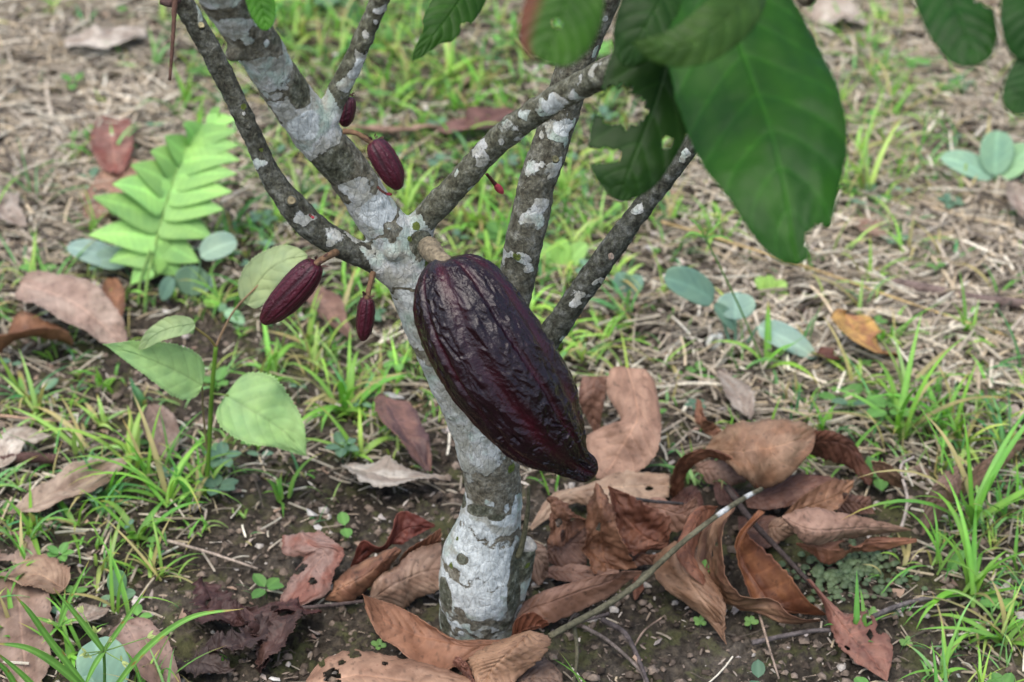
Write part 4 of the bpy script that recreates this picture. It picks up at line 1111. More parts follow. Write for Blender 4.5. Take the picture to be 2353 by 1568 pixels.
weed("grey_green_weed", "small oval leaved weed above the sedge in the lower left", (268,1385),
     [(270,1372,270,1308,46,0,.008,(0.23,0.42,0.23),dict(a=.5,b=.45)),(268,1380,312,1362,30,0,-.002,(0.27,0.45,0.27)),(265,1380,225,1390,30,0,-.004,(0.27,0.45,0.27)),(268,1385,258,1415,30,0,-.008,(0.27,0.49,0.22))],
     stems=[[(268,1390,0),(269,1370,0)]], group=WG, stem_r=.0008)
weed("grey_green_weed", "big bluish weed leaf under the sedge at the bottom left", (240,1600),
     [(262,1600,215,1470,118,-.02,.01,(0.30,0.49,0.36),dict(a=.5,b=.5)),(200,1600,180,1560,60,-.03,-.02,(0.30,0.49,0.36))], group=WG)
weed("small_weed", "small yellow green weed with lobed leaves behind the round blue green leaves", (1770,690),
     [(1770,675,1735,640,34,0,.006,(0.41,0.65,0.16)),(1772,675,1765,632,30,0,.008,(0.41,0.65,0.16)),(1775,675,1808,650,34,0,.004,(0.41,0.65,0.16)),(1770,680,1745,690,28,0,-.004,(0.41,0.65,0.16)),(1775,680,1812,680,28,0,-.004,(0.41,0.65,0.16))],
     stems=[[(1772,700,0),(1772,675,0)]], group=WG, stem_r=.0007)
weed("small_weed", "small bluish weed right below the fork behind the branches", (1440,690),
     [(1440,680,1420,625,46,0,.01,BG),(1440,680,1475,635,44,0,.008,BG),(1440,685,1400,690,34,0,-.004,BG)], group=WG)
weed("small_weed", "bright broad leaved weed patch behind the pod between the branches", (1290,640),
     [(1290,620,1230,560,44,0,.01,(0.35,0.62,0.16)),(1290,620,1290,545,44,0,.014,(0.38,0.68,0.16)),(1295,620,1350,560,46,0,.01,(0.38,0.65,0.18)),(1290,625,1350,610,40,0,0,(0.38,0.65,0.18)),(1290,625,1235,610,40,0,0,(0.34,0.57,0.16))], group=WG)
weed("small_weed", "yellow green weed sprig on the seedling side of the ribbed brown leaf", (487,735),
     [(487,705,470,685,24,0,.002,(0.35,0.59,0.14)),(487,705,505,688,24,0,.002,(0.35,0.59,0.14)),(487,705,487,675,24,0,.004,(0.38,0.62,0.14))], stems=[[(487,735,0),(487,705,0)]], group=WG, stem_r=.0006)
weed("small_weed", "pale green weed leaves beside the seedling stem below the left young pod", (530,750),
     [(515,715,562,745,30,0,-.006,(0.38,0.62,0.38)),(515,715,505,700,22,0,.0,(0.38,0.62,0.38))], group=WG)
weed("small_weed", "tiny two-leaved weed at the seedling foot", (495,1080),
     [(480,1060,505,1020,34,0,.004,(0.27,0.51,0.27)),(480,1062,500,1062,20,0,0,(0.27,0.51,0.27))], group=WG)
weed("small_weed", "light green weed stem leaves left of the big clump at the lower right", (2190,1330),
     [(2180,1320,2215,1265,30,0,.006,(0.24,0.51,0.14)),(2180,1325,2235,1330,22,0,-.004,(0.22,0.43,0.16))], stems=[[(2185,1345,0),(2180,1320,0)]], group=WG)
for k, (px, py, lab) in enumerate([(1610,1430,"pair of tiny round sprouts right of the bent dark twig"),(1725,1432,"tiny bluish sprout cluster above the short grey twig"),
        (2085,1478,"pair of tiny round sprouts on the soil beside the reddish leaf tip"),(2000,1410,"tiny clover sprout above the reddish leaf tip"),(870,1485,"small light green sprout left of the russet leaf in front of the trunk")]):
    r = random.Random(k)
    lv = []
    for j in range(4):
        a_ = j * 1.57 + r.random()
        lv.append((px, py, px + 19 * math.cos(a_), py + 13 * math.sin(a_) - 4, 12, 0, .004 * math.sin(-a_), (.24, .44, .12), dict(a=.5, b=.4)))
    weed("round_sprout", lab, (px, py + 14), lv, stems=[[(px, py + 14, 0), (px, py, 0)]], group=WG, stem_r=.0005, nv=9)

# sedges
def sedge(label, Y, node, base, blades, spikes, r0=.0012, seed=0):
    g = W(*base, Y); 
    root = empty("sedge", g)
    rr = np.random.RandomState(seed)
    v, q, t = tube([[0, 0, 0, r0], [*((W(*node, Y) - g) * .5 + [.002, 0, 0]), r0], [*(W(*node, Y) - g), r0 * .9]], 20, 8)
    mk("stem", v, q, MGRASS, root, (.12, .26, .06), T=t)
    for (pts, wpx) in blades:
        P3 = np.array([W(x, y, Y + d) - g for x, y, d in pts])
        n = 30
        C = spline(P3, n); T = unit(np.gradient(C, axis=0)); S = unit(np.cross(T, [0, -.55, .83])); N = np.cross(S, T)
        tt = np.linspace(0, 1, n)
        hw = wpx / F * 1.72 / 2 * np.clip(1 - tt ** 3, .02, 1) * (.75 + .25 * np.clip(tt * 4, 0, 1))
        u = np.array([-1, -.5, 0, .5, 1])
        V = C[:, None] + S[:, None] * (u[None, :, None] * hw[:, None, None]) + N[:, None] * (np.abs(u)[None, :, None] * hw[:, None, None] * .55)
        c = np.ones((n, 5, 3)) * np.array([.17, .36, .08]) * rr.uniform(.85, 1.15)
        c[:, 2] *= 1.5
        c[-4:] = (.40, .34, .12)
        for _ in range(5):
            if rr.rand() < .5: c[rr.randint(4, n - 4), rr.randint(0, 5)] = (.40, .13, .05)
        mk("blade", V.reshape(-1, 3), grid_q(n, 5), MGRASS, root, c.reshape(-1, 3))
    for (tx, ty, dd, sz) in spikes:
        a_ = W(*node, Y) - g; b_ = W(tx, ty, Y + dd) - g
        v, q, t = tube([[*a_, .0005], [*b_, .0004]], 6, 6)
        o = mk("flower_stalk", v, q, MGRASS, root, (.24, .38, .12), T=t)
        bag = Bag()
        for k in range(6):
            d_ = unit(b_ - a_) + rr.normal(0, .45, 3)
            e_ = b_ + unit(d_) * sz
            oval_leaf(bag, b_, e_, sz * .3, col=(.42, .48, .20), nv=5, nu=3, veins=1, up=(0, -.6, .8))
        bag.build("spikelet", MGRASS, o)
    tag(root, label, "sedge", "sedges with star-shaped tops")

sedge("large sedge with narrow rust-spotted blades in the lower left corner", -.10, (239,1497), (228,1640),
      [([(239,1497,0),(180,1420,-.005),(121,1350,-.01)],15),([(239,1497,0),(290,1425,.0),(340,1348,.0)],13),([(232,1500,0),(180,1555,-.01),(100,1450,-.03),(34,1368,-.04)],0.01),
       ([(190,1570,-.01),(120,1480,-.02),(70,1410,-.03),(34,1368,-.035)],17),([(262,1585,-.01),(340,1490,-.02),(440,1420,-.03),(560,1399,-.04)],17),
       ([(200,1590,-.01),(130,1530,-.02),(60,1490,-.03),(-20,1478,-.04)],20),([(130,1640,-.01),(60,1560,-.02),(-20,1490,-.03)],16),([(60,1620,-.01),(20,1550,-.02),(-20,1510,-.03)],16),
       ([(239,1497,0),(215,1535,-.006),(190,1590,-.01)],14),([(330,1590,0),(310,1530,0),(285,1490,0)],9)],
      [(220,1455,0,.006),(338,1465,-.005,.007),(199,1500,-.01,.006),(280,1520,-.01,.006),(190,1410,.01,.006),(205,1508,-.01,.005),(250,1475,0,.005)], seed=1)
sedge("smaller dark green sedge behind the large one at the lower left", -.03, (137,1438), (172,1540),
      [([(137,1438,0),(165,1370,.004),(208,1282,.008)],12),([(137,1438,0),(145,1400,.004),(150,1352,.01)],10),([(137,1438,0),(100,1425,0),(75,1418,0)],10),([(137,1438,0),(115,1460,0),(95,1480,-.01)],8),
       ([(137,1438,0),(170,1425,0),(205,1430,0)],9)], [(160,1430,0,.004),(120,1430,0,.004)], r0=.0009, seed=2)
Ys = G(1760, 850)[1]
sedge("thin dark sedge stalk with a yellow green star top left of the round weed leaves", Ys, (1620,545), (1760,850),
      [([(1620,545,0),(1590,535,0),(1568,548,0)],8),([(1620,545,0),(1645,520,0),(1660,490,.01)],8),([(1620,545,0),(1600,515,0),(1580,500,.01)],8),([(1620,545,0),(1660,545,0),(1690,560,0)],8)],
      [(1640,500,0,.006),(1605,505,0,.006),(1660,510,0,.006)], r0=.0009, seed=4)

# small snail shell
def snail():
    g = G(1640, 800, .006)
    bag = Bag()
    n = 60; a = np.linspace(0, 4.2 * math.pi, n)
    R = .0015 + .0055 * (a / a[-1])
    pts = np.stack([R * np.cos(a), .003 * (1 - a / a[-1]), R * np.sin(a), R * .48], 1)
    V, Q, T = tube(pts, n, 12)
    bag.add(V, Q, T, (.60, .60, .52))
    o = bag.build("snail_shell", MSTALK)
    o.location = (g[0], g[1], g1(g[0], g[1]) + .010)
    o.rotation_euler = (0, 0, .6)
    tag(o, "small white snail shell beside the round blue green weed leaves", "snail shell")
snail()

# ------------------------------------------------------------------ the cacao tree
SK = {
 'trunk': [(1090,1520,1.866,92),(1098,1440,1.84,88),(1103,1340,1.81,94),(1108,1275,1.797,91),(1124,1205,1.782,74),(1133,1130,1.765,66),(1120,1040,1.745,67),(1080,930,1.725,67),(1030,820,1.702,67),(985,720,1.685,66),(948,635,1.668,61)],
 'limb': [(948,635,1.668,58),(912,555,1.655,55),(858,485,1.642,51),(797,390,1.622,51),(722,300,1.597,53),(650,200,1.567,52),(588,100,1.535,54),(528,0,1.503,61),(470,-95,1.47,63),(400,-230,1.42,60)],
 'left_branch': [(935,650,1.665,40),(870,605,1.655,32),(790,567,1.645,31),(720,522,1.64,33),(668,465,1.635,31),(618,395,1.63,26),(580,310,1.62,24),(535,215,1.61,24),(475,100,1.595,25),(418,0,1.58,25),(360,-100,1.56,25),(300,-230,1.54,23)],
 'fork_branch': [(735,330,1.60,40),(755,265,1.593,27),(785,195,1.583,25),(825,110,1.57,24),(868,10,1.555,23),(915,-100,1.53,22),(960,-220,1.51,21)],
 'right_branch': [(950,585,1.66,44),(972,510,1.652,34),(1060,415,1.63,31),(1160,310,1.60,31),(1250,245,1.575,31),(1330,200,1.55,32),(1410,155,1.525,31),(1500,95,1.50,28),(1620,0,1.46,26),(1740,-100,1.42,24)],
 'rear_branch': [(1112,1000,1.752,50),(1150,800,1.745,47),(1185,650,1.735,43),(1208,540,1.722,45),(1240,400,1.71,43),(1283,280,1.70,42),(1318,160,1.68,43),(1362,60,1.665,36),(1400,-20,1.65,33),(1430,-130,1.63,30)],
 'slanting_branch': [(1100,1010,1.745,46),(1185,890,1.738,36),(1262,775,1.73,31),(1370,622,1.712,28),(1480,472,1.69,25),(1560,372,1.675,22),(1605,305,1.665,20),(1680,190,1.65,18),(1730,90,1.63,17)],
 'cut_stub': [(1140,1390,1.825,56),(1176,1335,1.810,42),(1200,1288,1.797,29),(1208,1256,1.790,25)],
}
def sk3(rows, bump=0):
    return [[*P(x, y, d), r * d / F] for x, y, d, r in rows]

def build_tree():
    bag = Bag()
    skel = {}
    for k, rows in SK.items():
        p = np.array(sk3(rows))
        n = int(np.linalg.norm(np.diff(p[:, :3], axis=0), axis=1).sum() / .004) + 12
        skel[k] = spline(p, n)
        V, Q, T = tube(p, n, 32, True)
        c = skel[k]
        bag.add(V, Q, T)
    # knots, ridges and bud scars as small lumps
    lumps = [(668,462,1.612,17),(462,62,1.570,11),(571,293,1.600,10),(1277,368,1.678,11),(1037,958,1.712,12),(540,120,1.52,24),(905,578,1.64,26),(735,300,1.59,34),(1150,1450,1.84,26)]
    for (x, y, d, r) in lumps:
        c = P(x, y, d); R = r * d / F; c = c + FW * R * .55
        v, q, t = tube([[*(c - UP * R * .9), R * .35], [*(c - UP * R * .5), R * .85], [*c, R], [*(c + UP * R * .5), R * .85], [*(c + UP * R * .9), R * .35]], 9, 12)
        bag.add(v, q, t)
    tmp = bag.build("tree_block", MBARK)
    md = tmp.modifiers.new("r", 'REMESH'); md.mode = 'VOXEL'; md.voxel_size = .0014
    sm = tmp.modifiers.new("s", 'SMOOTH'); sm.iterations = 9; sm.factor = .5
    dg = bpy.context.evaluated_depsgraph_get()
    me = bpy.data.meshes.new_from_object(tmp.evaluated_get(dg))
    bpy.data.objects.remove(tmp)
    n = len(me.vertices)
    co = np.zeros(n * 3, np.float32); me.vertices.foreach_get("co", co); co = co.reshape(-1, 3).astype(float)
    no = np.zeros(n * 3, np.float32); me.vertices.foreach_get("normal", no); no = no.reshape(-1, 3).astype(float)
    # bark relief
    co = co + no * (.0009 * fbm(co * 40, 3) + .0007 * fbm(co * 150, 3))[:, None]
    # faint growth rings round the stems
    # nearest skeleton point
    names = list(skel)
    A = np.vstack([skel[k] for k in names]); own = np.concatenate([np.full(len(skel[k]), i) for i, k in enumerate(names)])
    ti = names.index('trunk')
    near = np.zeros(n, int); nd = np.full(n, 9.0)
    for s in range(0, n, 20000):
        b = co[s:s + 20000]
        D = np.sqrt(((b[:, None] - A[None, :, :3]) ** 2).sum(-1)) - A[None, :, 3]
        D[:, own == ti] -= .003
        near[s:s + 20000] = D.argmin(1); nd[s:s + 20000] = D.min(1)
    part = own[near]
    tones = dict(trunk=.62, limb=.45, left_branch=.06, fork_branch=.05, right_branch=.12, rear_branch=.22, slanting_branch=.0, cut_stub=.6)
    tone = np.zeros(n); 
    tv = np.array([tones[k] for k in names])
    wsum = np.zeros(n)
    for i, k in enumerate(names):
        S = skel[k][::3]
        dmin = np.full(n, 9.0)
        for s in range(0, n, 40000):
            b = co[s:s + 40000]
            dmin[s:s + 40000] = (np.sqrt(((b[:, None] - S[None, :, :3]) ** 2).sum(-1)) - S[None, :, 3]).min(1)
        w = np.exp(-np.clip(dmin, 0, 1) / .004)
        tone += w * tv[i]; wsum += w
    tone /= wsum
    px, py, dd = proj(co)
    def surf(x, y, rad, k):
        S = skel[k]; sx, sy, sd_ = proj(S[:, :3])
        i = np.argmin(np.hypot(sx - x, sy - y))
        r_ = S[i, 3]; off = np.hypot(sx[i] - x, sy[i] - y) * sd_[i] / F
        d = sd_[i] - math.sqrt(max(r_ * r_ - off * off, 0)) 
        return P(x, y, d), rad * d / F
    def axispt(x, y, k):
        S = skel[k]; sx, sy, sd_ = proj(S[:, :3])
        i = np.argmin(np.hypot(sx - x, sy - y))
        return S[i, :3], unit(S[min(i + 1, len(S) - 1), :3] - S[max(i - 1, 0), :3]), S[i, 3]
    WV = np.stack([fbm(co * 62 + 5, 3), fbm(co * 62 + 41, 3), fbm(co * 62 + 83, 3)], 1)
    lich = np.full(n, -1.0); moss = np.full(n, -1.0)
    PATCH = [ # x,y,radius px, stem
      (588,385,18,'left_branch'),(585,400,12,'left_branch'),(462,28,18,'left_branch'),(505,190,7,'left_branch'),(560,260,5,'left_branch'),(700,500,16,'left_branch'),(760,545,14,'left_branch'),
      (815,165,26,'fork_branch'),(800,190,22,'fork_branch'),(826,130,24,'fork_branch'),(880,20,18,'fork_branch'),(835,78,10,'fork_branch'),(770,320,24,'fork_branch'),(862,50,8,'fork_branch'),(763,290,10,'fork_branch'),
      (1255,245,34,'right_branch'),(1290,232,28,'right_branch'),(1225,262,18,'right_branch'),(1325,205,22,'right_branch'),(1370,180,18,'right_branch'),(1105,360,24,'right_branch'),(1118,335,14,'right_branch'),(1085,430,20,'right_branch'),(1190,318,10,'right_branch'),
      (1052,400,9,'right_branch'),(975,540,18,'right_branch'),(1190,300,12,'right_branch'),(1400,175,16,'right_branch'),(1150,330,8,'right_branch'),(1000,530,12,'right_branch'),
      (1300,285,30,'rear_branch'),(1290,310,26,'rear_branch'),(1278,385,20,'rear_branch'),(1245,315,12,'rear_branch'),(1215,395,7,'rear_branch'),(1235,490,28,'rear_branch'),(1222,508,18,'rear_branch'),(1165,590,16,'rear_branch'),(1192,600,16,'rear_branch'),
      (1302,140,10,'rear_branch'),(1325,100,16,'rear_branch'),(1372,118,10,'rear_branch'),(1385,45,8,'rear_branch'),(1248,372,6,'rear_branch'),(1150,560,10,'rear_branch'),(1212,620,12,'rear_branch'),
      (1378,650,13,'slanting_branch'),(1296,772,9,'slanting_branch'),(1585,345,15,'slanting_branch'),(1572,362,13,'slanting_branch'),(1330,690,14,'slanting_branch'),(1470,480,12,'slanting_branch'),
      
      (585,40,40,'limb'),(600,150,46,'limb'),(560,60,24,'limb'),(625,190,32,'limb'),(480,0,30,'limb'),(660,245,42,'limb'),(725,255,36,'limb'),(700,285,44,'limb'),(745,300,18,'limb'),(760,345,18,'limb'),(810,440,30,'limb'),
    ]
    BAND = [ # x,y,half length px along stem, stem, start/end handled by ragged noise
      (700,285,62,'limb'),(600,150,34,'limb'),(540,40,22,'limb'),(865,480,78,'limb'),(900,560,40,'limb'),(500,-60,36,'limb'),
      (940,640,60,'trunk'),(985,720,80,'trunk'),(1050,870,100,'trunk'),(1090,990,70,'trunk'),(1130,1160,46,'trunk'),(1116,1245,58,'trunk'),(1105,1330,54,'trunk'),(1098,1400,44,'trunk'),
    ]
    BARE = [ # dark bare spots inside the crust
      (1105,1172,34,14,'trunk'),(1140,1188,18,9,'trunk'),(1125,1040,0,0,'trunk'),(690,205,24,40,'limb'),(640,20,30,20,'limb'),(560,30,34,14,'limb'),(770,380,40,44,'limb'),(1028,1425,18,30,'trunk'),(1152,1425,24,22,'trunk'),
      (935,605,16,12,'trunk'),(968,560,26,26,'right_branch'),(1228,275,14,20,'right_branch'),(1360,195,22,20,'right_branch'),(628,88,30,16,'limb'),(1065,1150,18,16,'trunk'),(1025,1360,16,40,'trunk'),(1060,1390,20,8,'trunk'),(1065,1285,15,12,'trunk'),(1205,1290,34,50,'cut_stub'),(1180,1360,14,60,'trunk'),(1180,120,0,0,'trunk')]
    for x, y, r_, k in PATCH:
        c, R = surf(x, y, r_, k)
        q = (co + WV * R * 1.35 - c)
        lich = np.maximum(lich, np.minimum(1.6 * (1.12 - np.linalg.norm(q, axis=1) / R), .75))
    for x, y, h, k in BAND:
        c, t_, rr_ = axispt(x, y, k)
        H = h * 1.66 / F
        al = np.abs((co + WV * .011 - c) @ t_); rad = np.linalg.norm((co - c) - ((co - c) @ t_)[:, None] * t_, axis=1)
        f = 1 - al / H
        f = np.where(rad < rr_ * 1.6, f, -1)
        lich = np.maximum(lich, np.minimum(f * 2.2, .75))
    for x, y, h, k in [(1126,1093,40,'trunk'),(1110,1395,10,'trunk'),(880,520,9,'limb'),(930,590,10,'trunk'),(1010,770,14,'trunk')]:
        c, t_, rr_ = axispt(x, y, k)
        al = np.abs((co + WV * .010 - c) @ t_) * F / 1.7
        far = np.linalg.norm(co - c, axis=1) > .06
        g_ = np.clip((h - al) / 8, 0, 1); g_[far] = 0
        lich = lich * (1 - g_) - g_
    # sparse natural spots elsewhere on every stem
    spots = fbm(co * 33 + 9, 2)
    lich = np.maximum(lich, (spots - .70) * 2.0)
    lich = np.clip(lich, -1, .9)
    for x, y, rx, ry, k in BARE:
        if rx == 0: continue
        c, R = surf(x, y, max(rx, ry), k)
        q = co - c
        e = np.sqrt((q @ RT / (rx / max(rx, ry))) ** 2 + (q @ UP / (ry / max(rx, ry))) ** 2 + (q @ FW) ** 2) / R
        f = np.clip(1.35 - e, 0, 1)
        f = np.clip(f * 2.2, 0, 1)
        lich = lich * (1 - f) - 1.0 * f
        tone = tone * (1 - f)
    for x, y, r_, k in [(1190,590,14,'rear_branch'),(1105,1070,9,'trunk'),(1170,1075,15,'trunk'),(1160,1060,10,'trunk'),(1010,1245,8,'trunk'),(1040,1300,12,'trunk'),(1056,1318,9,'trunk'),(1130,1430,16,'trunk'),(1100,1445,9,'trunk'),
                        (958,520,12,'right_branch'),(940,550,9,'limb'),(1048,1238,9,'trunk'),(985,610,18,'trunk'),(1212,1300,9,'cut_stub'),(560,245,9,'left_branch'),(600,345,8,'left_branch'),(1175,480,9,'rear_branch')]:
        c, R = surf(x, y, r_, k)
        moss = np.maximum(moss, 1 - np.linalg.norm(co - c, axis=1) / R)
    zb = co[:, 2]
    moss = np.maximum(moss, .0 - zb * 8)
    lich = lich - np.clip(.014 - zb, 0, 1) * 30
    chalk = np.zeros(n)
    for x, y, r_, k in [(1080,1235,52,'trunk'),(1120,1290,70,'trunk'),(1065,1330,64,'trunk'),(1150,1330,50,'trunk'),(1160,1170,42,'trunk'),(1100,1370,56,'trunk'),(1060,1430,34,'trunk'),(700,290,40,'limb'),(870,490,44,'limb'),(1295,290,26,'rear_branch'),(1268,240,30,'right_branch'),(820,160,26,'fork_branch'),(955,680,40,'trunk')]:
        c, R_ = surf(x, y, r_, k)
        chalk = np.maximum(chalk, np.clip(1.35 - np.linalg.norm(co - c, axis=1) / R_, 0, .8))
    # faces
    nf = len(me.polygons)
    ls = np.zeros(nf, np.int32); me.polygons.foreach_get("loop_total", ls)
    lv = np.zeros(len(me.loops), np.int32); me.loops.foreach_get("vertex_index", lv)
    st = np.zeros(nf, np.int32); me.polygons.foreach_get("loop_start", st)
    assert (ls == 4).all()
    Q = lv[st[:, None] + np.arange(4)[None]]
    fp = part[Q[:, 0]]
    # final smooth normals of the whole skin
    me.vertices.foreach_set("co", co.astype(np.float32).ravel()); me.update()
    me.vertices.foreach_get("normal", (buf := np.zeros(n * 3, np.float32))); NO = buf.reshape(-1, 3)
    org = P(1098, 1440, 1.84); org[2] = 0
    root = empty("cacao_tree", org)
    plab = dict(limb="thickest limb, banded with pale lichen, rising to the upper left", left_branch="slender dark branch bending up to the upper left",
                fork_branch="dark side branch with one large pale lichen patch", right_branch="lichen spotted branch rising to the right in front of the rear branch",
                rear_branch="rough upright branch behind the pod", slanting_branch="dark grey branch slanting to the right behind the pod", cut_stub="sawn stub beside the trunk foot")
    for i, k in enumerate(names):
        q = Q[fp == i]
        if not len(q): continue
        ids, inv = np.unique(q, return_inverse=True)
        o = mk({'trunk': 'trunk', 'cut_stub': 'stub'}.get(k, 'branch'), co[ids] - org, inv.reshape(-1, 4), MBARK, root, attrs=dict(lichen=lich[ids], tone=tone[ids], moss=moss[ids], chalk=chalk[ids], cool=np.full(len(ids), {'slanting_branch': .55, 'left_branch': .45, 'rear_branch': .25}.get(k, 0.0))))
        o.data.normals_split_custom_set_from_vertices(NO[ids])
        if k in plab: o['label'] = plab[k]
    tag(root, "young cacao tree with a pale lichen crusted trunk forking into branches", "tree")
    bpy.data.meshes.remove(me)
    return root, org, skel
TREE, TORG, SKEL = build_tree()

# cut faces, knot rings
def disc(x, y, d, r, col, tilt=(0, -.6, .8), name="branch_scar"):
    c = P(x, y, d) - TORG; R = r * d / F
    n = unit(np.array(tilt)); s = unit(np.cross(n, [1, 0, .2])); b = np.cross(n, s)
    a = np.linspace(0, 2 * math.pi, 16, endpoint=False)
    V, Cc = [], []
    for k, (rr, h, cc) in enumerate([(1.0, -.5, .5), (1.05, .1, .6), (.85, .35, .8), (.6, .22, 1.2), (.25, .15, .9)]):
        V.append(c + (np.cos(a)[:, None] * s + np.sin(a)[:, None] * b) * R * rr * (1 + .1 * np.sin(a * 3 + k))[:, None] + n * R * h)
        Cc.append(np.tile(np.array(col) * cc, (16, 1)))
    V.append(c[None] + n * R * .1); Cc.append(np.array([col]) * .7)
    V = np.vstack(V); Q = grid_q(5, 16, True); T = [(64 + i, 64 + (i + 1) % 16, 80) for i in range(16)]
    mk(name, V, Q, MSTALK, TREE, np.vstack(Cc), T=T)
disc(670,461,1.602,10,(.26,.22,.13), (.1,-.85,.45))
disc(463,58,1.562,7,(.45,.40,.22), (.5,-.7,.5))
disc(1277,366,1.662,8,(.20,.19,.10), (.5,-.8,.3))
disc(1405,590,1.672,8,(.42,.32,.24), (.8,-.5,.3))
disc(1210,1253,1.790,22,(.50,.46,.38), (.25,-.35,.9), "cut_face")

def tpart(name, rows, col, mat=None, label=None, n=30, bump=.0003):
    p = np.array([[*(P(x, y, d) - TORG), r * d / F] for x, y, d, r in rows])
    v, q, t = tube(p, n, 10, True, bump=bump, seed=rows[0][0])
    o = mk(name, v, q, mat or MTWIG, TREE, np.array(col, float), T=t)
    if label: o['label'] = label
    return o
# twigs above the picture that carry the hanging leaves
tpart("twig",[(1740,-100,1.42,23),(1800,-60,1.38,20),(1855,2,1.34,13),(1890,-40,1.30,12),(2050,-120,1.26,13),(2250,-110,1.22,12),(2450,-140,1.18,9)],(.17,.15,.11))
tpart("twig",[(1430,-130,1.63,24),(1380,-170,1.45,18),(1300,-170,1.28,14),(1150,-160,1.38,12),(1020,-150,1.45,10)],(.15,.13,.10))
tpart("twig",[(1740,-100,1.42,20),(1620,-130,1.36,16),(1540,-120,1.32,12)],(.15,.13,.10))
tpart("twig",[(400,-230,1.42,30),(520,-180,1.44,16),(600,-130,1.45,10)],(.15,.13,.10))
tpart("twig",[(1215,1120,1.752,4),(1212,1180,1.762,5),(1200,1250,1.775,7),(1190,1280,1.78,8)],(.10,.095,.055),label="thin dead shoot standing beside the trunk foot")
tpart("twig",[(402,-5,1.555,8),(400,40,1.552,5.5),(396,110,1.55,4.5),(390,185,1.55,3.5)],(.10,.055,.04),label="thin dark hanging shoot at the upper left")
tpart("twig",[(372,2,1.56,10),(392,8,1.558,9),(410,0,1.565,9)],(.08,.05,.045))

# green hanging leaves
def cleaf(pts, wpx, col, seed, label=None, col2=None, petiole=None, brown=False, **kw):
    P3 = np.array([P(x, y, d) - TORG for x, y, d in pts])
    dm = pts[len(pts) // 2][2]
    V, Q, C = leaf_mesh(P3, wpx * dm / F, col=col, col2=col2 or tuple(np.array(col) * .8), seed=seed, nv=120, nu=61, upv=-FW,
                        **{**dict(a=.5, b=.55, cup=-.25, wave=.02, wrinkle=.0005, torn=.015, vn=9, veincol=1.7, vdep=.0010, midw=.020, blem=-.25), **kw})
    if brown:
        C = C.reshape(120, 61, 3); e = np.clip((np.linspace(-1, 1, 61) - .45) * 3, 0, 1)[None, :, None]
        C = (C * (1 - e) + np.array([.10, .035, .018]) * e).reshape(-1, 3)
    o = mk("leaf", V, Q, MCACAO, TREE, C, thick=.0004)
    if label: o['label'] = label
    if petiole:
        p = [[*(P(x, y, d) - TORG), 7 * d / F] for x, y, d in petiole]
        v, q, t = tube(p, 14, 8)
        mk("leaf_stalk", v, q, MSTALK, o, (.16, .15, .07), T=t)
    return o
DG = (.013, .054, .007)
cleaf([(1610,-130,1.34),(1665,0,1.31),(1718,150,1.28),(1768,290,1.25),(1803,430,1.23),(1832,608,1.22)],372,DG,401,"largest dark green leaf hanging at the upper right",
      petiole=[(1610,-130,1.34),(1605,-140,1.36)],a=.50,b=.56,cup=-.30,wave=.02,acum=.12,vn=8,col2=(.018,.074,.006),holes=[(-.34,.950,.0078)])
cleaf([(1585,-110,1.38),(1552,60,1.36),(1508,230,1.35),(1450,380,1.34),(1420,462,1.34)],250,(.015,.047,.007),402,"dark green leaf with bites and a hole left of the largest leaf",
      petiole=[(1585,-110,1.38),(1560,-120,1.34)],a=.5,b=.62,halves=(.78,1.05),cup=-.25,holes=[(.42,.565,.0085),(.66,.56,.0095),(.36,.735,.0036),(.56,.755,.0045),(.75,.77,.005),(-.47,.615,.0026)],torn=.02)
cleaf([(1740,-80,1.24),(1690,20,1.21),(1610,88,1.20),(1530,112,1.20),(1456,98,1.20)],125,(.034,.078,.014),403,"lighter olive leaf underside overlapping the largest leaf",
      a=.35,b=.75,cup=-.35,petiole=[(1740,-80,1.24),(1770,-90,1.36)])
cleaf([(1330,-150,1.16),(1312,-50,1.15),(1290,40,1.145),(1246,140,1.14)],185,(.035,.10,.010),404,"blurred green leaf with a brown edge at the top centre",
      a=.6,b=.34,cup=-.3,col2=(.028,.080,.009),petiole=[(1330,-150,1.16),(1320,-165,1.28)],holes=[(.05,.72,.0018)],brown=True)
cleaf([(1100,-90,1.48),(1062,-10,1.47),(1012,60,1.46),(948,138,1.45)],112,(.022,.070,.008),405,"narrow green leaf with a drip tip at the top centre",
      a=.5,b=.80,cup=-.3,acum=.5,torn=.03,holes=[(-.95,.55,.0045)],petiole=[(1100,-90,1.48),(1090,-150,1.42)])
cleaf([(560,-110,1.45),(585,-40,1.45),(602,20,1.45),(613,70,1.45)],66,(.05,.16,.015),406,"small bright green leaf tip beside the thickest limb",
      a=.5,b=.5,cup=-.3,petiole=[(560,-110,1.45),(590,-135,1.45)])
cleaf([(2130,-140,1.24),(2170,-50,1.21),(2210,50,1.19),(2245,150,1.18)],170,DG,407,"dark green leaf at the top right with an eaten edge",
      a=.5,b=.45,cup=-.3,petiole=[(2130,-140,1.24),(2150,-118,1.25)],holes=[(-1.05,.5,.008)])
cleaf([(2375,-140,1.20),(2370,-40,1.18),(2362,40,1.17),(2360,140,1.17)],130,DG,408,"dark green leaf cut by the top right corner",
      a=.5,b=.4,cup=-.3,petiole=[(2375,-140,1.20),(2380,-135,1.2)])
cleaf([(2440,60,1.17),(2400,130,1.17),(2360,200,1.17),(2322,258,1.17)],110,(.022,.068,.014),409,"dark green leaf tip below the top right corner",
      a=.5,b=.45,cup=-.3,petiole=[(2440,60,1.17),(2445,-60,1.17),(2450,-135,1.18)])
cleaf([(1620,-125,1.36),(1560,-60,1.33),(1500,30,1.31),(1432,150,1.31)],170,(.014,.044,.007),410,"dark green leaf corner above the bitten leaf",a=.5,b=.5,cup=-.3)

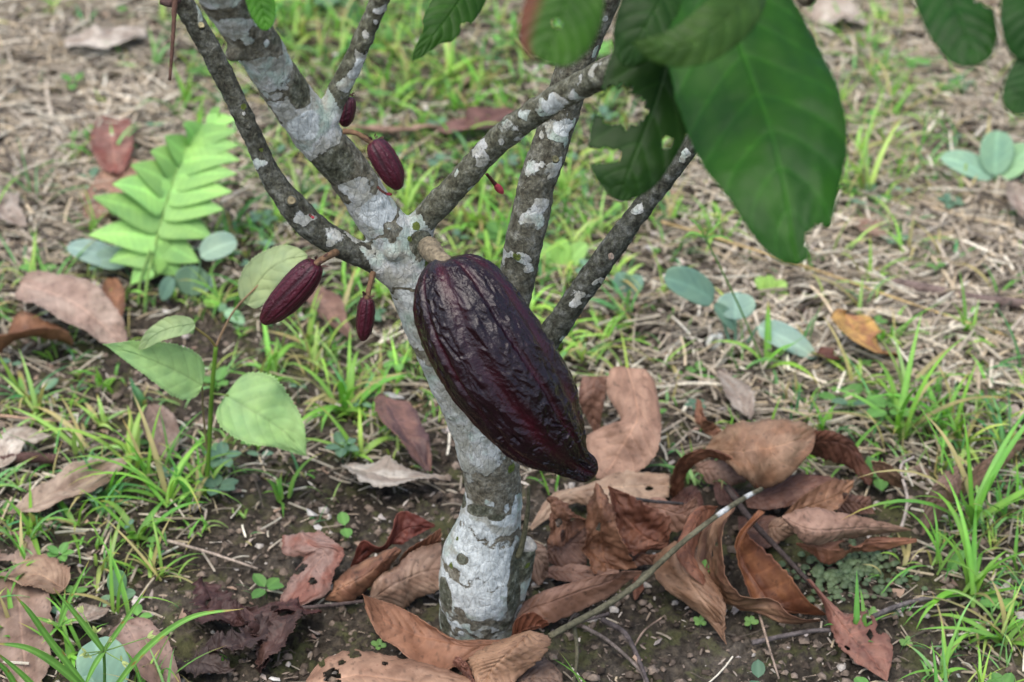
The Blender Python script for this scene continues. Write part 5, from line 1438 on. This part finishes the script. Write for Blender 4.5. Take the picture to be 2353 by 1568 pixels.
# ------------------------------------------------------------------ pods
def pod_mesh(ax, prof, nridge=10, n=420, m=360, furrow=.05, wart=.0011, wscale=150, rot=0.0, seed=0, pinch=0.0):
    """ax rows x,y,z ; prof radius per row"""
    rows = np.hstack([np.asarray(ax), np.asarray(prof)[:, None]])
    s = spline(rows, n)
    C, R = s[:, :3], np.maximum(s[:, 3], 1e-5)
    k = np.ones(9) / 9
    Cs = np.stack([np.convolve(np.pad(C[:, i], 20, 'edge'), np.ones(41) / 41, 'valid') for i in range(3)], 1)
    T = unit(np.gradient(Cs, axis=0))
    ref = -FW
    S = unit(np.cross(T, ref)); N = np.cross(S, T)
    a = np.linspace(0, 2 * math.pi, m, endpoint=False)
    t = np.linspace(0, 1, n)
    A, TT = np.meshgrid(a, t)
    ph = (A + rot + .14 * np.sin(TT * 3.0)) * nridge / 2
    wob = .10 * perlin(np.stack([A.ravel() * 1.5, TT.ravel() * 5, np.full(A.size, seed + .5)], 1)).reshape(A.shape)
    c1 = np.cos(ph + wob * 3)                 # deep furrows: nridge/2
    c2 = np.cos(ph * 2 + wob * 4)             # all ridges
    deep = np.clip((1 - c1) / 2, 0, 1) ** 5
    shal = np.clip((1 + c2) / 2, 0, 1) ** 8 * np.clip((1 + c1) / 2, 0, 1)
    env = np.clip(np.minimum(TT * 9, (1 - TT) * 7), 0, 1)
    fu = deep + shal * .75
    r = R[:, None] * (1 + env * (furrow * .5 * np.abs(np.cos(ph)) - furrow * deep * 1.15 - furrow * .75 * shal))
    V = C[:, None] + r[..., None] * (np.cos(A)[..., None] * S[:, None] + np.sin(A)[..., None] * N[:, None])
    D = np.cos(A)[..., None] * S[:, None] + np.sin(A)[..., None] * N[:, None]
    L = np.linalg.norm(np.diff(C, axis=0), axis=1).sum()
    # warts: stretched along the pod, warped
    Rm = R.max()
    q = np.stack([np.cos(A) * Rm, np.sin(A) * Rm, TT * L * .88], -1).reshape(-1, 3) * wscale
    wv = np.stack([fbm(q * .45 + 3, 2), fbm(q * .45 + 31, 2), fbm(q * .45 + 57, 2)], 1) * .9
    b1 = 1 - np.abs(perlin(q * .8 + wv)) * 2.4
    b2 = 1 - np.abs(perlin(q * 1.7 + wv * 1.6 + 9)) * 2.2
    big = fbm(q * .22 + 7, 2)
    w = (b1 * .65 + b2 * .30 + big * .9).reshape(A.shape)
    V = V + D * (wart * env * (w * (1 - .65 * np.clip(fu, 0, 1)) ))[..., None]
    V = np.vstack([V.reshape(-1, 3), C[0], C[-1]])
    Q = grid_q(n, m, True)
    Tn = []
    for i in range(m):
        Tn.append((i, n * m, (i + 1) % m)); Tn.append(((n - 1) * m + i, (n - 1) * m + (i + 1) % m, n * m + 1))
    fa = np.append(np.clip(fu * env, 0, 1).ravel(), [0, 0])
    return V, Q, Tn, fa

def big_pod():
    s_ = [-8, -4, 6, 22, 45, 78, 120, 165, 215, 270, 322, 373, 410, 438, 465, 488, 512, 532, 550, 566, 580, 592, 600, 603]
    ctr = np.interp(s_, [-8, 0, 75, 165, 270, 373, 438, 488, 540, 560, 590, 603], [-4, -8, -16, -29, -37, -38, -40, -34, -27, -22, -10, -6])
    w_ = np.interp(s_, [-8, -4, 6, 22, 45, 78, 120, 165, 215, 270, 322, 373, 410, 438, 465, 488, 512, 532, 550, 566, 580, 592, 600, 603],
                   [6, 26, 52, 74, 93, 110, 121, 128, 132, 133, 129, 122, 115, 106, 95, 82, 65, 51, 41, 35, 31, 25, 14, 2])
    ax, pr = [], []
    for s, c, w in zip(s_, ctr, w_):
        x = 1015 + s * .59 + c * .81; y = 600 + s * .81 - c * .59
        d = 1.598 + .040 * (s / 600.0) - .012 * math.sin(math.pi * max(0, min(1, s / 600)))
        ax.append(P(x, y, d)); pr.append(.975 * w * d / F)
    ax = np.array(ax)
    g = ax[0].copy()
    root = empty("cacao_pod", g)
    V, Q, T, fa = pod_mesh(ax - g, pr, n=560, m=520, furrow=.085, wart=.0015, wscale=170, rot=.35, seed=2)
    o = mk("husk", V, Q, MPOD, root, T=T, attrs=dict(furrow=fa))
    st = [(985,568,1.640,25),(994,580,1.626,24),(1008,592,1.610,19),(1022,606,1.598,20),(1032,618,1.592,20)]
    p = np.array([[*(P(x, y, d) - g), r * d / F] for x, y, d, r in st])
    v, q, t = tube(p, 60, 40, True, bump=.0008, seed=4)
    c = np.tile(np.array([.25, .205, .135]), (len(v), 1)) * (1 + .6 * fbm((v + g) * 260, 3))[:, None]
    mk("stalk", v, q, MSTALK, root, c, T=t)
    tag(root, "large ripe dark purple ribbed cacao pod hanging in front of the trunk", "cacao pod", "cacao pods on the tree")
big_pod()

def small_pod(label, top, tip, wpx, d0, d1, stalk, furrow=.07, rot=0., colmat=None, prof=None):
    top, tip = np.array(top, float), np.array(tip, float)
    ts = np.array([0, .02, .07, .16, .30, .48, .65, .78, .88, .95, .985, 1.0])
    pf = np.array(prof or [.10, .45, .70, .88, .98, 1.0, .93, .80, .60, .40, .22, .03])
    d = unit(tip - top); pn = np.array([d[1], -d[0]])
    ax, pr = [], []
    for t, f in zip(ts, pf):
        xy = top + (tip - top) * t + pn * (math.sin(math.pi * t) * wpx * .05)
        dd = d0 + (d1 - d0) * t
        ax.append(P(xy[0], xy[1], dd)); pr.append(f * wpx / 2 * dd / F)
    ax = np.array(ax); g = ax[0].copy()
    root = empty("cacao_pod", g)
    V, Q, T, fa = pod_mesh(ax - g, pr, n=200, m=200, furrow=furrow, wart=.00035, wscale=420, rot=rot, seed=int(top[0]))
    mk("husk", V, Q, colmat or MYOUNG, root, T=T, attrs=dict(furrow=fa))
    p = np.array([[*(P(x, y, dd) - g), r * dd / F] for x, y, dd, r in stalk])
    v, q, t = tube(p, 30, 12, True, bump=.0003, seed=3)
    c = np.tile(np.array([.17, .10, .055]), (len(v), 1)) * (1 + .4 * fbm((v + g) * 300, 3))[:, None]
    mk("stalk", v, q, MSTALK, root, c, T=t)
    # withered flower bits round the shoulder
    bag = Bag(); rr = np.random.RandomState(int(top[0]))
    for k in range(14):
        a = rr.uniform(0, 6.28)
        c0 = P(*(top + (tip - top) * rr.uniform(-.02, .07)), d0) - g
        dv = unit(RT * math.cos(a) + UP * rr.uniform(-.2, .9) - FW * math.sin(a))
        R = wpx * .30 * d0 / F
        oval_leaf(bag, c0 + dv * R * .7, c0 + dv * R * rr.uniform(1.2, 1.75), .0012, col=(.06, .03, .025), nv=5, nu=3, veins=1, up=(0, -.6, .8))
    bag.build("flower_remnant", MSTALK, root)
    tag(root, label, "cacao pod", "cacao pods on the tree")

small_pod("young maroon ribbed pod pointing down left under the slender left branch",(728,604),(602,742),72,1.615,1.640,[(772,580,1.63,9),(752,590,1.62,8),(730,604,1.615,8),(722,612,1.615,6)],rot=.3)
small_pod("small pinkish maroon pod hanging straight down below the fork",(843,683),(833,784),41,1.625,1.64,[(857,628,1.64,7),(850,655,1.632,6),(844,680,1.625,7),(843,690,1.625,6)],rot=.1)
small_pod("young maroon pod on a curved stalk right of the thickest limb",(856,324),(918,436),60,1.575,1.585,[(788,302,1.575,7),(818,306,1.575,6),(845,322,1.575,6),(860,332,1.575,5)],rot=.5)
small_pod("small red pod half hidden behind the dark side branch",(800,222),(790,292),40,1.625,1.63,[(780,235,1.60,5),(795,215,1.615,4),(800,226,1.625,4)],rot=.2)

# tiny flower buds
def bud(label, pts, tip, wpx):
    g = P(*pts[0][:3])
    root = empty("flower_bud", g)
    p = np.array([[*(P(x, y, d) - g), r * d / F] for x, y, d, r in pts])
    v, q, t = tube(p, 20, 8, bump=.0003)
    mk("stalk", v, q, MSTALK, root, (.10, .035, .025), T=t)
    a = P(pts[-1][0], pts[-1][1], pts[-1][2]) - g; b = P(*tip) - g
    R = wpx / 2 * tip[2] / F
    rows = [[*(a + (b - a) * k), R * f] for k, f in ((0, .5), (.2, .9), (.5, 1), (.8, .7), (1, .1))]
    v, q, t = tube(rows, 16, 10)
    mk("bud", v, q, MSTALK, root, (.34, .045, .06), T=t)
    tag(root, label, "flower bud", "tiny cacao buds")
bud("tiny pink bud on a thin stalk behind the right lichen branch", [(1118,400,1.64,3.5),(1128,412,1.645,4),(1138,424,1.65,5)], (1157,446,1.65), 17)
bud("tiny red bud on the bark right of the thickest limb", [(868,430,1.605,3),(878,440,1.6,3),(888,446,1.598,3)], (902,447,1.598), 8)
bud("tiny red bud at the foot of the slender left branch knot", [(712,494,1.612,3),(716,498,1.606,3)], (722,502,1.604), 7)
